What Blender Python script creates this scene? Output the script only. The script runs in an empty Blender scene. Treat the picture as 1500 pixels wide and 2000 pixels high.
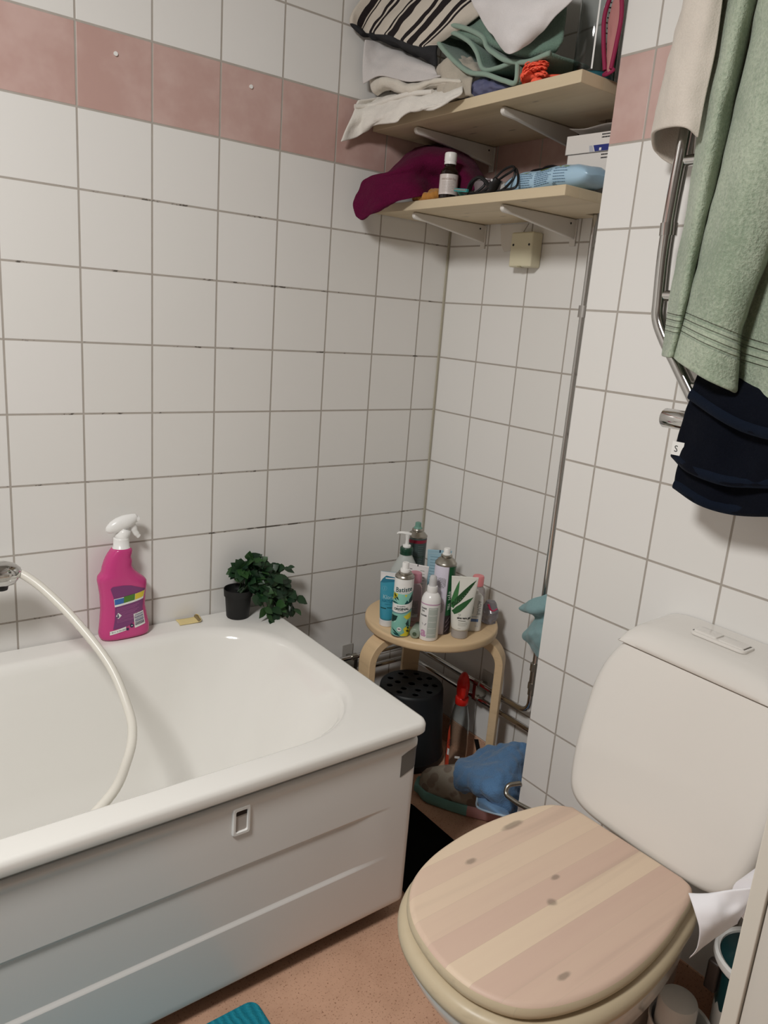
import bpy, bmesh, math, random
from mathutils import Vector, Matrix, noise
for _c in (bpy.data.objects, bpy.data.meshes, bpy.data.materials):
    for _o in list(_c): _c.remove(_o)
scene = bpy.context.scene
COL = scene.collection
PI = math.pi

# ---------------------------------------------------------------- camera
cam_data = bpy.data.cameras.new('camera')
cam = bpy.data.objects.new('camera', cam_data); COL.objects.link(cam)
cam_data.sensor_fit = 'HORIZONTAL'; cam_data.sensor_width = 36.0
cam_data.lens = 36.0 * 1484.25 / 1500.0
cam_data.clip_start = 0.01
_r, _d, _f = (.7995, -.5958, .0756), (-.0903, -.2437, -.9656), (.5938, .7652, -.2486)
_m = Matrix(((_r[0], -_d[0], -_f[0], -1.4586), (_r[1], -_d[1], -_f[1], -1.6815), (_r[2], -_d[2], -_f[2], 1.2306), (0, 0, 0, 1)))
cam.matrix_world = _m
scene.camera = cam

# ---------------------------------------------------------------- light and exposure
scene.view_settings.view_transform = 'Standard'
scene.view_settings.look = 'None'
scene.view_settings.gamma = 1.0
scene.view_settings.exposure = -0.07
world = bpy.data.worlds.new('world'); scene.world = world
world.use_nodes = True
world.node_tree.nodes['Background'].inputs[0].default_value = (.9, .95, 1, 1)
world.node_tree.nodes['Background'].inputs[1].default_value = 0.15
def area(name, loc, target, size, energy, col):
    l = bpy.data.lights.new(name, 'AREA'); l.shape = 'DISK'; l.size = size; l.energy = energy; l.color = col
    o = bpy.data.objects.new(name, l); COL.objects.link(o); o.location = loc
    o.rotation_euler = (Vector(target) - Vector(loc)).to_track_quat('-Z', 'Y').to_euler()
    return o
area('wall_lamp_light', (-1.93, -1.16, 2.08), (-1.2, -.82, .35), .36, 27.5, (1, .99, .965))

# ---------------------------------------------------------------- helpers
def lin(h):
    if isinstance(h, (tuple, list)): return tuple(h[:3]) + (1,)
    h = h.lstrip('#'); o = []
    for i in (0, 2, 4):
        c = int(h[i:i+2], 16) / 255
        o.append(c / 12.92 if c <= .04045 else ((c + .055) / 1.055) ** 2.4)
    return tuple(o) + (1,)

class G:
    """a small wrapper for building node materials"""
    def __init__(s, name):
        s.mat = bpy.data.materials.new(name); s.mat.use_nodes = True
        s.t = s.mat.node_tree; s.b = s.t.nodes['Principled BSDF']
    def n(s, typ, ins=None, **pr):
        d = s.t.nodes.new('ShaderNode' + typ)
        for k, v in pr.items(): setattr(d, k, v)
        for k, v in (ins or {}).items(): s.put(d.inputs[k], v)
        return d
    def put(s, sock, v):
        if isinstance(v, bpy.types.NodeSocket): s.t.links.new(v, sock)
        else: sock.default_value = v
    def m(s, op, a, b=None, c=None):
        d = s.n('Math', operation=op)
        for i, v in enumerate((a, b, c)):
            if v is not None: s.put(d.inputs[i], v)
        return d.outputs[0]
    def mix(s, f, a, b):
        d = s.n('Mix', data_type='RGBA')
        s.put(d.inputs[0], f); s.put(d.inputs[6], a); s.put(d.inputs[7], b)
        return d.outputs[2]
    def step(s, v, lo, hi, a=0., b=1.):
        return s.n('MapRange', {0: v, 1: lo, 2: hi, 3: a, 4: b}, interpolation_type='SMOOTHSTEP').outputs[0]
    def noise(s, vec, scale, detail=3., rough=.5):
        return s.n('TexNoise', {'Vector': vec, 'Scale': scale, 'Detail': detail, 'Roughness': rough}).outputs[0]
    def pos(s): return s.n('NewGeometry').outputs['Position']
    def obj(s): return s.n('TexCoord').outputs['Object']
    def scale(s, vec, v):
        return s.n('Mapping', {'Vector': vec, 'Scale': v}).outputs[0]
    def bump(s, h, strength, dist):
        s.put(s.b.inputs['Normal'], s.n('Bump', {'Height': h, 'Strength': strength, 'Distance': dist}).outputs[0])
    def set(s, **kw):
        for k, v in kw.items(): s.put(s.b.inputs[k], v)
        return s.mat

MATS = {}
def plain(name, col, rough=.4, metal=0., trans=0., ior=1.45, spec=.5, var=.0, alpha=1., coat=0.):
    if name in MATS: return MATS[name]
    g = G(name); c = lin(col)
    if var:
        f = g.noise(g.obj(), 9., 3.)
        c = g.mix(f, tuple(x * (1 - var) for x in c[:3]) + (1,), tuple(min(1, x * (1 + var)) for x in c[:3]) + (1,))
    g.set(**{'Base Color': c, 'Roughness': rough, 'Metallic': metal, 'Transmission Weight': trans, 'IOR': ior,
             'Specular IOR Level': spec, 'Alpha': alpha, 'Coat Weight': coat})
    MATS[name] = g.mat
    return g.mat
def cloth_mat(name, col, fuzz=420., strength=.6, var=.12, dist=.0015):
    if name in MATS: return MATS[name]
    g = G(name); c = lin(col); p = g.pos()
    f = g.noise(p, fuzz, 2., .6); f2 = g.noise(p, 14., 3.)
    k = g.m('ADD', g.m('MULTIPLY', f, .6), g.m('MULTIPLY', f2, .4))
    cc = g.mix(k, tuple(x * (1 - var * 1.4) for x in c[:3]) + (1,), tuple(min(1, x * (1 + var)) for x in c[:3]) + (1,))
    g.bump(f, strength, dist)
    g.set(**{'Base Color': cc, 'Roughness': .95, 'Specular IOR Level': .1, 'Sheen Weight': .25 if sum(c[:3]) > .35 else .04, 'Sheen Roughness': .5})
    MATS[name] = g.mat
    return g.mat

def link(name, me, mats, parent=None):
    o = bpy.data.objects.new(name, me); COL.objects.link(o)
    for m in (mats if isinstance(mats, (list, tuple)) else [mats]): me.materials.append(m)
    if parent is not None: o.parent = parent
    return o
def obj(name, bm, mats, parent=None, smooth=True, angle=40, bevel=0, subsurf=0, recalc=True, wn=False):
    if recalc: bmesh.ops.recalc_face_normals(bm, faces=bm.faces)
    me = bpy.data.meshes.new(name); bm.to_mesh(me); bm.free()
    o = link(name, me, mats, parent)
    if smooth:
        me.polygons.foreach_set('use_smooth', [True] * len(me.polygons))
        if angle and not subsurf:
            try: me.set_sharp_from_angle(angle=math.radians(angle))
            except Exception: pass
    if wn:
        b = o.modifiers.new('normals', 'WEIGHTED_NORMAL'); b.weight = 100; b.keep_sharp = True
    if bevel:
        b = o.modifiers.new('bevel', 'BEVEL'); b.width = bevel; b.segments = 3; b.limit_method = 'ANGLE'; b.angle_limit = math.radians(50)
    if subsurf:
        b = o.modifiers.new('subsurf', 'SUBSURF'); b.levels = b.render_levels = subsurf
    return o
def tag(o, label, cat, group=None, kind=None):
    o['label'] = label; o['category'] = cat
    if group: o['group'] = group
    if kind: o['kind'] = kind
    return o
def thing(name, label, cat, loc=(0, 0, 0), rz=0., group=None):
    o = bpy.data.objects.new(name, None); COL.objects.link(o)
    o.location = loc; o.rotation_euler = (0, 0, math.radians(rz)); o.empty_display_size = .02
    return tag(o, label, cat, group)
def struct(o):
    o['kind'] = 'structure'; return o
def BM(): return bmesh.new()
def box(bm, x0, x1, y0, y1, z0, z1, mi=0, rot=None, c=None):
    vs = [bm.verts.new(v) for v in ((x0,y0,z0),(x1,y0,z0),(x1,y1,z0),(x0,y1,z0),(x0,y0,z1),(x1,y0,z1),(x1,y1,z1),(x0,y1,z1))]
    for f in ((3,2,1,0),(4,5,6,7),(0,1,5,4),(1,2,6,5),(2,3,7,6),(3,0,4,7)):
        bm.faces.new([vs[i] for i in f]).material_index = mi
    if rot is not None:
        bmesh.ops.rotate(bm, verts=vs, cent=c or ((x0+x1)/2,(y0+y1)/2,(z0+z1)/2), matrix=rot)
    return vs
def loft(bm, rings, mi=0, cap0=True, cap1=True, closed=True):
    """bridges rings of equal vertex count"""
    R = [[bm.verts.new(p) for p in r] for r in rings]
    n = len(R[0])
    for a, b in zip(R, R[1:]):
        for i in range(n if closed else n - 1):
            j = (i + 1) % n
            try: bm.faces.new((a[i], a[j], b[j], b[i])).material_index = mi
            except ValueError: pass
    if closed:
        for r, c in ((R[0], cap0), (R[-1], cap1)):
            if c: bm.faces.new(r).material_index = mi
    return R
def lathe(bm, prof, c=(0, 0, 0), seg=32, mi=0, sx=1., sy=1.):
    rings = [[(c[0] + r * sx * math.cos(2*PI*i/seg), c[1] + r * sy * math.sin(2*PI*i/seg), c[2] + z) for i in range(seg)] for r, z in prof]
    return loft(bm, rings, mi)
def ellring(cx, cy, z, a, b, n=32, p=2., rot=0.):
    o = []
    for i in range(n):
        t = 2 * PI * i / n; ct, st = math.cos(t), math.sin(t)
        x = a * math.copysign(abs(ct) ** (2 / p), ct); y = b * math.copysign(abs(st) ** (2 / p), st)
        o.append((cx + x * math.cos(rot) - y * math.sin(rot), cy + x * math.sin(rot) + y * math.cos(rot), z))
    return o
def catmull(pts, per):
    P = [Vector(p) for p in pts]; out = []
    for i in range(len(P) - 1):
        p0 = P[i-1] if i else P[0] * 2 - P[1]; p1, p2 = P[i], P[i+1]
        p3 = P[i+2] if i + 2 < len(P) else P[-1] * 2 - P[-2]
        for k in range(per):
            t = k / per
            out.append(.5 * ((2*p1) + (p2-p0)*t + (2*p0-5*p1+4*p2-p3)*t*t + (3*p1-p0-3*p2+p3)*t*t*t))
    out.append(P[-1].copy())
    return out
def tube(bm, pts, r, seg=12, mi=0, caps=True, flat=None):
    """sweeps a circle (radius or list of radii; flat = (fx, fy) stretches it) along points"""
    P = [Vector(p) for p in pts]; n = len(P)
    T = [(P[min(i+1, n-1)] - P[max(i-1, 0)]).normalized() for i in range(n)]
    up = Vector((0, 0, 1)) if abs(T[0].z) < .9 else Vector((0, 1, 0))
    N = (up - T[0] * up.dot(T[0])).normalized(); rings = []
    for i in range(n):
        N = (N - T[i] * N.dot(T[i])).normalized(); B = T[i].cross(N)
        rr = r[i] if isinstance(r, (list, tuple)) else r
        fx, fy = flat or (1, 1)
        rings.append([tuple(P[i] + N * (rr*fx*math.cos(2*PI*k/seg)) + B * (rr*fy*math.sin(2*PI*k/seg))) for k in range(seg)])
    return loft(bm, rings, mi, caps, caps)
def bend(pts, rad, n=6):
    """polyline with rounded corners"""
    P = [Vector(p) for p in pts]; out = [P[0]]
    for i in range(1, len(P) - 1):
        a = (P[i-1] - P[i]); b = (P[i+1] - P[i]); r = min(rad, a.length * .49, b.length * .49)
        s = P[i] + a.normalized() * r; e = P[i] + b.normalized() * r
        for k in range(n + 1):
            t = k / n; out.append(s * (1-t)**2 + P[i] * 2*t*(1-t) + e * t*t)
    out.append(P[-1]); return out
def rrect(x0, x1, y0, y1, r, nc=8, ns=6):
    """rounded rectangle outline, always the same vertex count for the same nc and ns"""
    out = []
    cs = ((x1-r, y1-r, 0), (x0+r, y1-r, 90), (x0+r, y0+r, 180), (x1-r, y0+r, 270))
    for i, (cx, cy, a) in enumerate(cs):
        arc = [(cx + r*math.cos(math.radians(a + 90*k/nc)), cy + r*math.sin(math.radians(a + 90*k/nc))) for k in range(nc + 1)]
        out += arc
        nx, ny, na = cs[(i+1) % 4]
        e = (nx + r*math.cos(math.radians(na)), ny + r*math.sin(math.radians(na)))
        for k in range(1, ns): out.append((arc[-1][0] + (e[0]-arc[-1][0])*k/ns, arc[-1][1] + (e[1]-arc[-1][1])*k/ns))
    return out
def prism(bm, outline, z0, z1, mi=0, bev=0.):
    """horizontal plate with rounded edges"""
    cx = sum(p[0] for p in outline) / len(outline); cy = sum(p[1] for p in outline) / len(outline)
    def ring(ins, z):
        o = []; n = len(outline)
        for i, p in enumerate(outline):
            a = Vector((outline[i-1][0], outline[i-1][1])); b = Vector((outline[(i+1) % n][0], outline[(i+1) % n][1]))
            t = (b - a).normalized() if (b - a).length else Vector((1, 0)); q = Vector((t.y, -t.x))
            if q.dot(Vector((p[0]-cx, p[1]-cy))) < 0: q = -q
            o.append((p[0] - q.x*ins, p[1] - q.y*ins, z))
        return o
    if not bev: return loft(bm, [ring(0, z0), ring(0, z1)], mi)
    rs = [ring(bev, z0), ring(bev*.3, z0+bev*.3), ring(0, z0+bev), ring(0, z1-bev), ring(bev*.3, z1-bev*.3), ring(bev, z1)]
    return loft(bm, rs, mi)
def sheet(name, grid, mats, parent=None, thick=.005, nu=10, nv=8, amp=0., fscale=20., seed=0, subsurf=1, bm=None, off=0.):
    """cloth: smooth surface through a grid of points, with small wrinkles and a thickness"""
    cols = [catmull(r, nu) for r in grid]
    w = len(cols[0]); rows = []
    lines = [catmull([c[i] for c in cols], nv) for i in range(w)]
    h = len(lines[0]); own = bm is None
    bm = bm or BM()
    uvl = bm.loops.layers.uv.verify()
    V = [[lines[i][j] for i in range(w)] for j in range(h)]
    Q = []
    for j in range(h):
        row = []
        for i in range(w):
            p = V[j][i]
            du = V[j][min(i+1, w-1)] - V[j][max(i-1, 0)]; dv = V[min(j+1, h-1)][i] - V[max(j-1, 0)][i]
            nn = du.cross(dv); nn = nn.normalized() if nn.length > 1e-9 else Vector((0, 0, 1))
            a = amp * (noise.noise(p * fscale + Vector((seed * 7.3, 0, 0))) + .5 * noise.noise(p * fscale * 2.3 + Vector((0, seed * 3.1, 0)))) if amp else 0
            row.append(bm.verts.new(p + nn * a))
        Q.append(row)
    for j in range(h - 1):
        for i in range(w - 1):
            try: f = bm.faces.new((Q[j][i], Q[j][i+1], Q[j+1][i+1], Q[j+1][i]))
            except ValueError: continue
            for l, (a, b) in zip(f.loops, ((i, j), (i+1, j), (i+1, j+1), (i, j+1))): l[uvl].uv = (a / (w-1), b / (h-1))
    if not own: return None
    o = obj(name, bm, mats, parent, angle=0, recalc=False)
    s = o.modifiers.new('solidify', 'SOLIDIFY'); s.thickness = thick; s.offset = off; s.use_rim = True
    if subsurf:
        b = o.modifiers.new('subsurf', 'SUBSURF'); b.levels = b.render_levels = subsurf
    return o
def finish_cloth(o, thick, subsurf=1):
    s = o.modifiers.new('solidify', 'SOLIDIFY'); s.thickness = thick; s.offset = 0
    if subsurf:
        b = o.modifiers.new('subsurf', 'SUBSURF'); b.levels = b.render_levels = subsurf
    return o
def decal(bm, pts, mapf, mi, step=.003):
    """a printed shape: flat polygon cut into strips and laid onto a surface by mapf(u, v)"""
    t = BM(); t.faces.new([t.verts.new((p[0], p[1], 0)) for p in pts])
    lay(bm, t, mapf, mi, step)
def lay(bm, t, mapf, mi, step):
    bmesh.ops.triangulate(t, faces=t.faces)
    if not t.verts: t.free(); return
    x0 = min(v.co.x for v in t.verts); x1 = max(v.co.x for v in t.verts)
    k = math.floor(x0 / step) * step + step
    while k < x1:
        bmesh.ops.bisect_plane(t, geom=t.verts[:] + t.edges[:] + t.faces[:], plane_co=(k, 0, 0), plane_no=(1, 0, 0)); k += step
    vm = {v: bm.verts.new(mapf(v.co.x, v.co.y)) for v in t.verts}
    for f in t.faces:
        try: bm.faces.new([vm[v] for v in f.verts]).material_index = mi
        except ValueError: pass
    t.free()
def rect(u0, u1, v0, v1): return [(u0, v0), (u1, v0), (u1, v1), (u0, v1)]
def disc(u, v, r, n=20): return [(u + r*math.cos(2*PI*i/n), v + r*math.sin(2*PI*i/n)) for i in range(n)]
def text(bm, s, size, mapf, mi, u=0., v=0., align='CENTER', rot=0., step=.004, bold=0., sx=1., shear=0.):
    c = bpy.data.curves.new('lettering', 'FONT'); c.body = s; c.size = size; c.align_x = align; c.align_y = 'CENTER'
    c.resolution_u = 3; c.offset = bold; c.shear = shear
    o = bpy.data.objects.new('lettering', c); COL.objects.link(o)
    me = bpy.data.meshes.new_from_object(o.evaluated_get(bpy.context.evaluated_depsgraph_get()))
    bpy.data.objects.remove(o); bpy.data.curves.remove(c)
    t = BM(); t.from_mesh(me); bpy.data.meshes.remove(me)
    for q in t.verts:
        x, y = q.co.x * sx, q.co.y
        q.co = (u + x*math.cos(rot) - y*math.sin(rot), v + x*math.sin(rot) + y*math.cos(rot), 0)
    lay(bm, t, mapf, mi, step)
def lines(bm, mapf, mi, u0, u1, v0, v1, n, h, seed=0):
    """rows of small print too small to read"""
    rnd = random.Random(seed)
    for i in range(n):
        v = v1 - (v1 - v0) * i / max(1, n - 1); u = u0; end = u1 - rnd.random() * (u1-u0) * .25
        while u < end:
            w = (.05 + rnd.random() * .12) * (u1 - u0); e = min(end, u + w)
            decal(bm, rect(u, e, v, v + h), mapf, mi); u = e + .02 * (u1 - u0)
def cylmap(r, off=.0003):
    return lambda u, v: ((r + off) * math.cos(1.5*PI + u / r), (r + off) * math.sin(1.5*PI + u / r), v)

# ---------------------------------------------------------------- materials
T = .15
def tile_mat(name, axis, u0, v0, stain=0.):
    g = G(name); p = g.pos(); s = g.n('SeparateXYZ', {0: p})
    u = g.m('SUBTRACT', s.outputs[axis], u0); v = g.m('SUBTRACT', s.outputs[2], v0)
    du = g.m('PINGPONG', u, T / 2); dv = g.m('PINGPONG', v, T / 2)
    d = g.m('MINIMUM', du, dv); k = g.step(d, .0014, .0026)
    cell = g.n('CombineXYZ', {0: g.m('FLOOR', g.m('DIVIDE', u, T)), 1: g.m('FLOOR', g.m('DIVIDE', v, T)), 2: float(axis)})
    rnd = g.n('TexWhiteNoise', {0: cell.outputs[0]}).outputs[0]
    white = g.mix(rnd, lin('#e5e3df'), lin('#e8e6e3'))
    cloud = g.step(g.noise(p, 7., 4., .6), .35, .7)
    pink = g.mix(cloud, lin('#bf9d95'), lin('#cdb0a9'))
    band = g.m('MULTIPLY', g.m('GREATER_THAN', v, 4*T), g.m('LESS_THAN', v, 5*T))
    tile = g.mix(band, white, pink)
    grout = g.mix(g.noise(p, 40., 2.), lin('#a39b92'), lin('#b5aea6'))
    if stain:
        st = g.m('MULTIPLY', g.step(g.noise(g.scale(p, (16, 16, 30)), 1., 4., .75), .555, .62), g.m('LESS_THAN', dv, .0022))
        st = g.m('MULTIPLY', st, g.m('MULTIPLY', g.m('LESS_THAN', v, 3.5*T), stain))
        grout = g.mix(st, grout, lin('#4a443c'))
    g.bump(g.m('ADD', k, g.m('MULTIPLY', g.noise(p, 9., 1.), .25)), .5, .0012)
    return g.set(**{'Base Color': g.mix(k, grout, tile), 'Roughness': g.step(k, 0., 1., .8, .22), 'Specular IOR Level': .45})
M_TILE_A = tile_mat('tiles_left', 0, -.0869, .98, .9)
M_TILE_B = tile_mat('tiles_back', 1, -.15468, .98)
M_TILE_C = tile_mat('tiles_right', 1, -.7477, .9723)
def floor_mat():
    g = G('speckled_vinyl'); p = g.pos()
    a = g.noise(p, 6., 5., .65); b = g.noise(p, 260., 2., .7); c = g.noise(p, 620., 1.)
    base = g.mix(g.step(a, .3, .72), lin('#d9ae93'), lin('#c59b81'))
    base = g.mix(g.step(b, .60, .68), base, lin('#8a6048'))
    base = g.mix(g.step(c, .66, .72), base, lin('#dcb498'))
    g.bump(b, .15, .0006)
    return g.set(**{'Base Color': base, 'Roughness': .5, 'Specular IOR Level': .3})
M_FLOOR = floor_mat()
def wood_mat(name, along, across, width, ca, cb, knots=(), grain=1., rough=.5, streak=.25):
    """boards glued side by side; along / across are axis indices"""
    g = G(name); p = g.pos(); s = g.n('SeparateXYZ', {0: p})
    w = g.m('FLOOR', g.m('DIVIDE', s.outputs[across], width))
    r = g.n('TexWhiteNoise', {1: w}, noise_dimensions='1D').outputs[0]
    sc = [60., 60., 60.]; sc[along] = 3.
    gr = g.noise(g.scale(p, tuple(sc)), grain, 4., .6)
    k = g.m('ADD', g.m('MULTIPLY', r, .75), g.m('MULTIPLY', gr, .25))
    base = g.mix(k, lin(ca), lin(cb))
    edge = g.m('PINGPONG', s.outputs[across], width / 2)
    base = g.mix(g.step(edge, .0, .0008, .35, 0.), base, tuple(x * .7 for x in lin(ca)[:3]) + (1,))
    sc[along] = 1.2; sc[across] = 26.
    base = g.mix(g.step(g.noise(g.scale(p, tuple(sc)), 1., 3., .6), .52, .72, 0., streak), base, tuple(x * .62 for x in lin(cb)[:3]) + (1,))
    for (kx, ky, kz, rx, ry) in knots:
        d = g.n('VectorMath', {0: p, 1: (kx, ky, kz)}, operation='SUBTRACT').outputs[0]
        l = g.n('VectorMath', {0: g.scale(d, (1/rx, 1/ry, .01))}, operation='LENGTH').outputs['Value']
        l = g.m('ADD', l, g.m('MULTIPLY', g.noise(p, 60., 2.), .6))
        base = g.mix(g.step(l, .7, 1.35, .62, 0.), base, lin('#7d7063'))
    g.bump(gr, .1, .0005)
    return g.set(**{'Base Color': base, 'Roughness': rough, 'Specular IOR Level': .35})
M_LID = wood_mat('whitewashed_pine', 0, 1, .0395, '#ead6ba', '#d2b3a4',
    ((-.592, -1.072, .4, .011, .006), (-.637, -1.105, .4, .011, .009), (-.557, -.947, .4, .03, .008), (-.681, -.975, .4, .015, .007), (-.726, -1.203, .4, .014, .006)), .9)
M_RING = wood_mat('varnished_pine_edge', 0, 1, .3, '#cfc0a4', '#c4b395', (), 1.2, .35)
M_SHELF = wood_mat('shelf_pine', 1, 0, .055, '#dccdb2', '#c4b190', ((-.2, -.42, 1.67, .004, .012), (-.13, -.2, 1.67, .004, .02), (-.24, -.5, 1.67, .004, .012), (-.1, -.3, 1.48, .004, .015), (-.17, -.25, 1.48, .003, .012)), 1.3)
M_BIRCH = wood_mat('birch_ply', 1, 0, .5, '#dfc39c', '#d3b48b', (), 1.1, .4)
M_ENAMEL = plain('white_enamel', '#efede8', .1, spec=.55)
M_CERAMIC = plain('white_ceramic', '#e4e0da', .12, spec=.5)
M_PANEL = plain('white_lacquer_panel', '#e6e4e1', .22, spec=.45)
M_WHITE = plain('white_plastic', '#ecebe8', .35)
M_BRACKET = plain('white_painted_metal', '#dedad4', .4)
M_CHROME = plain('chrome', '#c9c8c6', .09, 1.)
M_STEEL = plain('brushed_steel', '#a8a49b', .32, 1.)
M_BLACK = plain('black_plastic', '#121213', .45)
M_MATT = plain('black_matt', '#060606', .85, spec=.1)
M_DARK = plain('charcoal_plastic', '#191d20', .5)
M_CLEAR = plain('clear_plastic', '#e2e5e5', .06, 0, 1., 1.3)
M_INK = plain('black_ink', '#2a2a2c', .6)
M_GREYINK = plain('grey_ink', '#7c7c7c', .6)

# ---------------------------------------------------------------- measured cloth shapes (metres, floor at z = 0)
GREEN_TOWEL = [[(-0.272,-0.927,1.79),(-0.272,-0.991,1.79),(-0.272,-0.985,1.79),(-0.272,-1.018,1.79),(-0.272,-1.075,1.79),(-0.272,-1.108,1.79),(-0.272,-1.11,1.79),(-0.272,-1.161,1.79),(-0.272,-1.191,1.79)],[(-0.289,-0.927,1.882),(-0.287,-0.991,1.882),(-0.289,-0.985,1.882),(-0.287,-1.018,1.882),(-0.289,-1.075,1.882),(-0.287,-1.108,1.882),(-0.289,-1.11,1.882),(-0.287,-1.161,1.882),(-0.289,-1.191,1.882)],[(-0.312,-0.927,1.805),(-0.36,-0.991,1.771),(-0.306,-0.985,1.79),(-0.348,-1.018,1.767),(-0.385,-1.075,1.739),(-0.365,-1.108,1.736),(-0.318,-1.11,1.75),(-0.345,-1.161,1.727),(-0.33,-1.191,1.723)],[(-0.312,-0.929,1.725),(-0.36,-0.991,1.697),(-0.306,-0.983,1.713),(-0.348,-1.016,1.694),(-0.385,-1.073,1.67),(-0.365,-1.103,1.668),(-0.318,-1.106,1.681),(-0.345,-1.158,1.661),(-0.33,-1.188,1.658)],[(-0.312,-0.926,1.55),(-0.36,-0.981,1.534),(-0.306,-0.974,1.545),(-0.348,-1.007,1.533),(-0.385,-1.063,1.518),(-0.365,-1.103,1.514),(-0.318,-1.096,1.521),(-0.345,-1.154,1.506),(-0.33,-1.186,1.503)],[(-0.312,-0.927,1.4),(-0.36,-0.978,1.39),(-0.306,-0.966,1.397),(-0.348,-0.993,1.393),(-0.385,-1.054,1.378),(-0.365,-1.093,1.37),(-0.318,-1.08,1.374),(-0.345,-1.145,1.364),(-0.33,-1.179,1.362)],[(-0.312,-0.924,1.281),(-0.36,-0.976,1.275),(-0.306,-0.96,1.278),(-0.348,-0.981,1.28),(-0.385,-1.048,1.266),(-0.365,-1.077,1.254),(-0.318,-1.061,1.252),(-0.345,-1.135,1.24),(-0.33,-1.172,1.237)],[(-0.312,-0.928,1.201),(-0.36,-0.971,1.201),(-0.306,-0.948,1.205),(-0.348,-0.971,1.201),(-0.385,-1.045,1.178),(-0.365,-1.084,1.162),(-0.318,-1.07,1.156),(-0.345,-1.139,1.152),(-0.33,-1.176,1.151)]]
WHITE_TOWEL = [[(-0.305,-0.952,1.868),(-0.305,-0.937,1.868),(-0.305,-0.902,1.868),(-0.305,-0.868,1.868),(-0.277,-0.84,1.868),(-0.277,-0.852,1.868),(-0.277,-0.878,1.868)],[(-0.355,-0.952,1.784),(-0.37,-0.937,1.784),(-0.36,-0.902,1.797),(-0.325,-0.868,1.818),(-0.275,-0.84,1.841),(-0.25,-0.852,1.846),(-0.25,-0.878,1.838)],[(-0.355,-0.957,1.706),(-0.37,-0.941,1.706),(-0.36,-0.903,1.718),(-0.325,-0.872,1.735),(-0.275,-0.844,1.755),(-0.25,-0.854,1.76),(-0.25,-0.882,1.753)],[(-0.355,-0.959,1.64),(-0.37,-0.937,1.641),(-0.36,-0.898,1.651),(-0.325,-0.862,1.666),(-0.275,-0.836,1.684),(-0.25,-0.847,1.687),(-0.25,-0.876,1.682)],[(-0.355,-0.955,1.573),(-0.37,-0.931,1.577),(-0.36,-0.894,1.585),(-0.325,-0.853,1.595),(-0.275,-0.827,1.598),(-0.25,-0.842,1.596),(-0.25,-0.875,1.592)],[(-0.355,-0.953,1.524),(-0.37,-0.939,1.537),(-0.36,-0.899,1.544),(-0.325,-0.85,1.547),(-0.275,-0.825,1.532),(-0.25,-0.847,1.514),(-0.25,-0.881,1.515)]]
NAVY_A = [[(-0.31,-0.99,1.088),(-0.322,-1.051,1.09),(-0.314,-1.089,1.088),(-0.322,-1.143,1.094),(-0.316,-1.188,1.098)],[(-0.312,-0.987,1.023),(-0.324,-1.048,1.02),(-0.314,-1.094,1.021),(-0.324,-1.153,1.031),(-0.316,-1.2,1.037)],[(-0.315,-0.989,0.991),(-0.328,-1.046,0.977),(-0.318,-1.097,0.973),(-0.328,-1.164,0.988),(-0.32,-1.21,0.998)]]
NAVY_B = [[(-0.322,-0.997,1.147),(-0.335,-1.057,1.139),(-0.33,-1.096,1.137),(-0.335,-1.141,1.136),(-0.33,-1.185,1.138)],[(-0.325,-0.988,1.088),(-0.342,-1.056,1.079),(-0.335,-1.103,1.076),(-0.342,-1.156,1.082),(-0.335,-1.198,1.087)],[(-0.322,-0.981,1.042),(-0.342,-1.026,1.027),(-0.346,-1.087,1.02),(-0.342,-1.132,1.026),(-0.34,-1.21,1.041)]]
NAVY_C = [[(-0.31,-0.993,1.176),(-0.31,-1.043,1.181),(-0.31,-1.091,1.186),(-0.31,-1.136,1.191),(-0.31,-1.179,1.195)],[(-0.335,-1.003,1.163),(-0.348,-1.063,1.155),(-0.348,-1.108,1.154),(-0.35,-1.156,1.153),(-0.348,-1.197,1.155)],[(-0.345,-1.007,1.142),(-0.36,-1.066,1.121),(-0.36,-1.111,1.107),(-0.362,-1.161,1.102),(-0.36,-1.207,1.103)]]
WHITE_DRAPE = [[(-0.345,-0.022,1.723),(-0.293,-0.022,1.74),(-0.233,-0.022,1.764),(-0.22,-0.086,1.766),(-0.22,-0.171,1.76),(-0.22,-0.251,1.753)],[(-0.352,-0.022,1.708),(-0.3,-0.022,1.727),(-0.3,-0.104,1.726),(-0.3,-0.185,1.715),(-0.295,-0.265,1.711),(-0.29,-0.334,1.709)],[(-0.36,-0.022,1.687),(-0.325,-0.043,1.702),(-0.32,-0.118,1.696),(-0.315,-0.183,1.705),(-0.315,-0.275,1.685),(-0.305,-0.345,1.694)],[(-0.375,-0.022,1.656),(-0.335,-0.025,1.669),(-0.33,-0.1,1.677),(-0.325,-0.171,1.685),(-0.32,-0.262,1.674),(-0.315,-0.325,1.684)],[(-0.389,-0.022,1.623),(-0.341,-0.022,1.643),(-0.32,-0.053,1.667),(-0.335,-0.162,1.658),(-0.31,-0.179,1.686),(-0.325,-0.282,1.668)]]
HEM_ONE = [(-0.354,-0.022,1.707),(-0.315,-0.034,1.715),(-0.312,-0.101,1.718),(-0.31,-0.175,1.719),(-0.305,-0.251,1.712)]
GREY_CLOTH = [[(-0.338,-0.022,1.853),(-0.281,-0.022,1.859),(-0.22,-0.044,1.855),(-0.22,-0.137,1.805)],[(-0.339,-0.022,1.834),(-0.295,-0.038,1.842),(-0.29,-0.128,1.809),(-0.285,-0.228,1.766)],[(-0.339,-0.022,1.796),(-0.31,-0.051,1.803),(-0.305,-0.142,1.777),(-0.295,-0.251,1.748)],[(-0.334,-0.022,1.759),(-0.315,-0.068,1.773),(-0.31,-0.172,1.744),(-0.3,-0.27,1.74)]]
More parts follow.
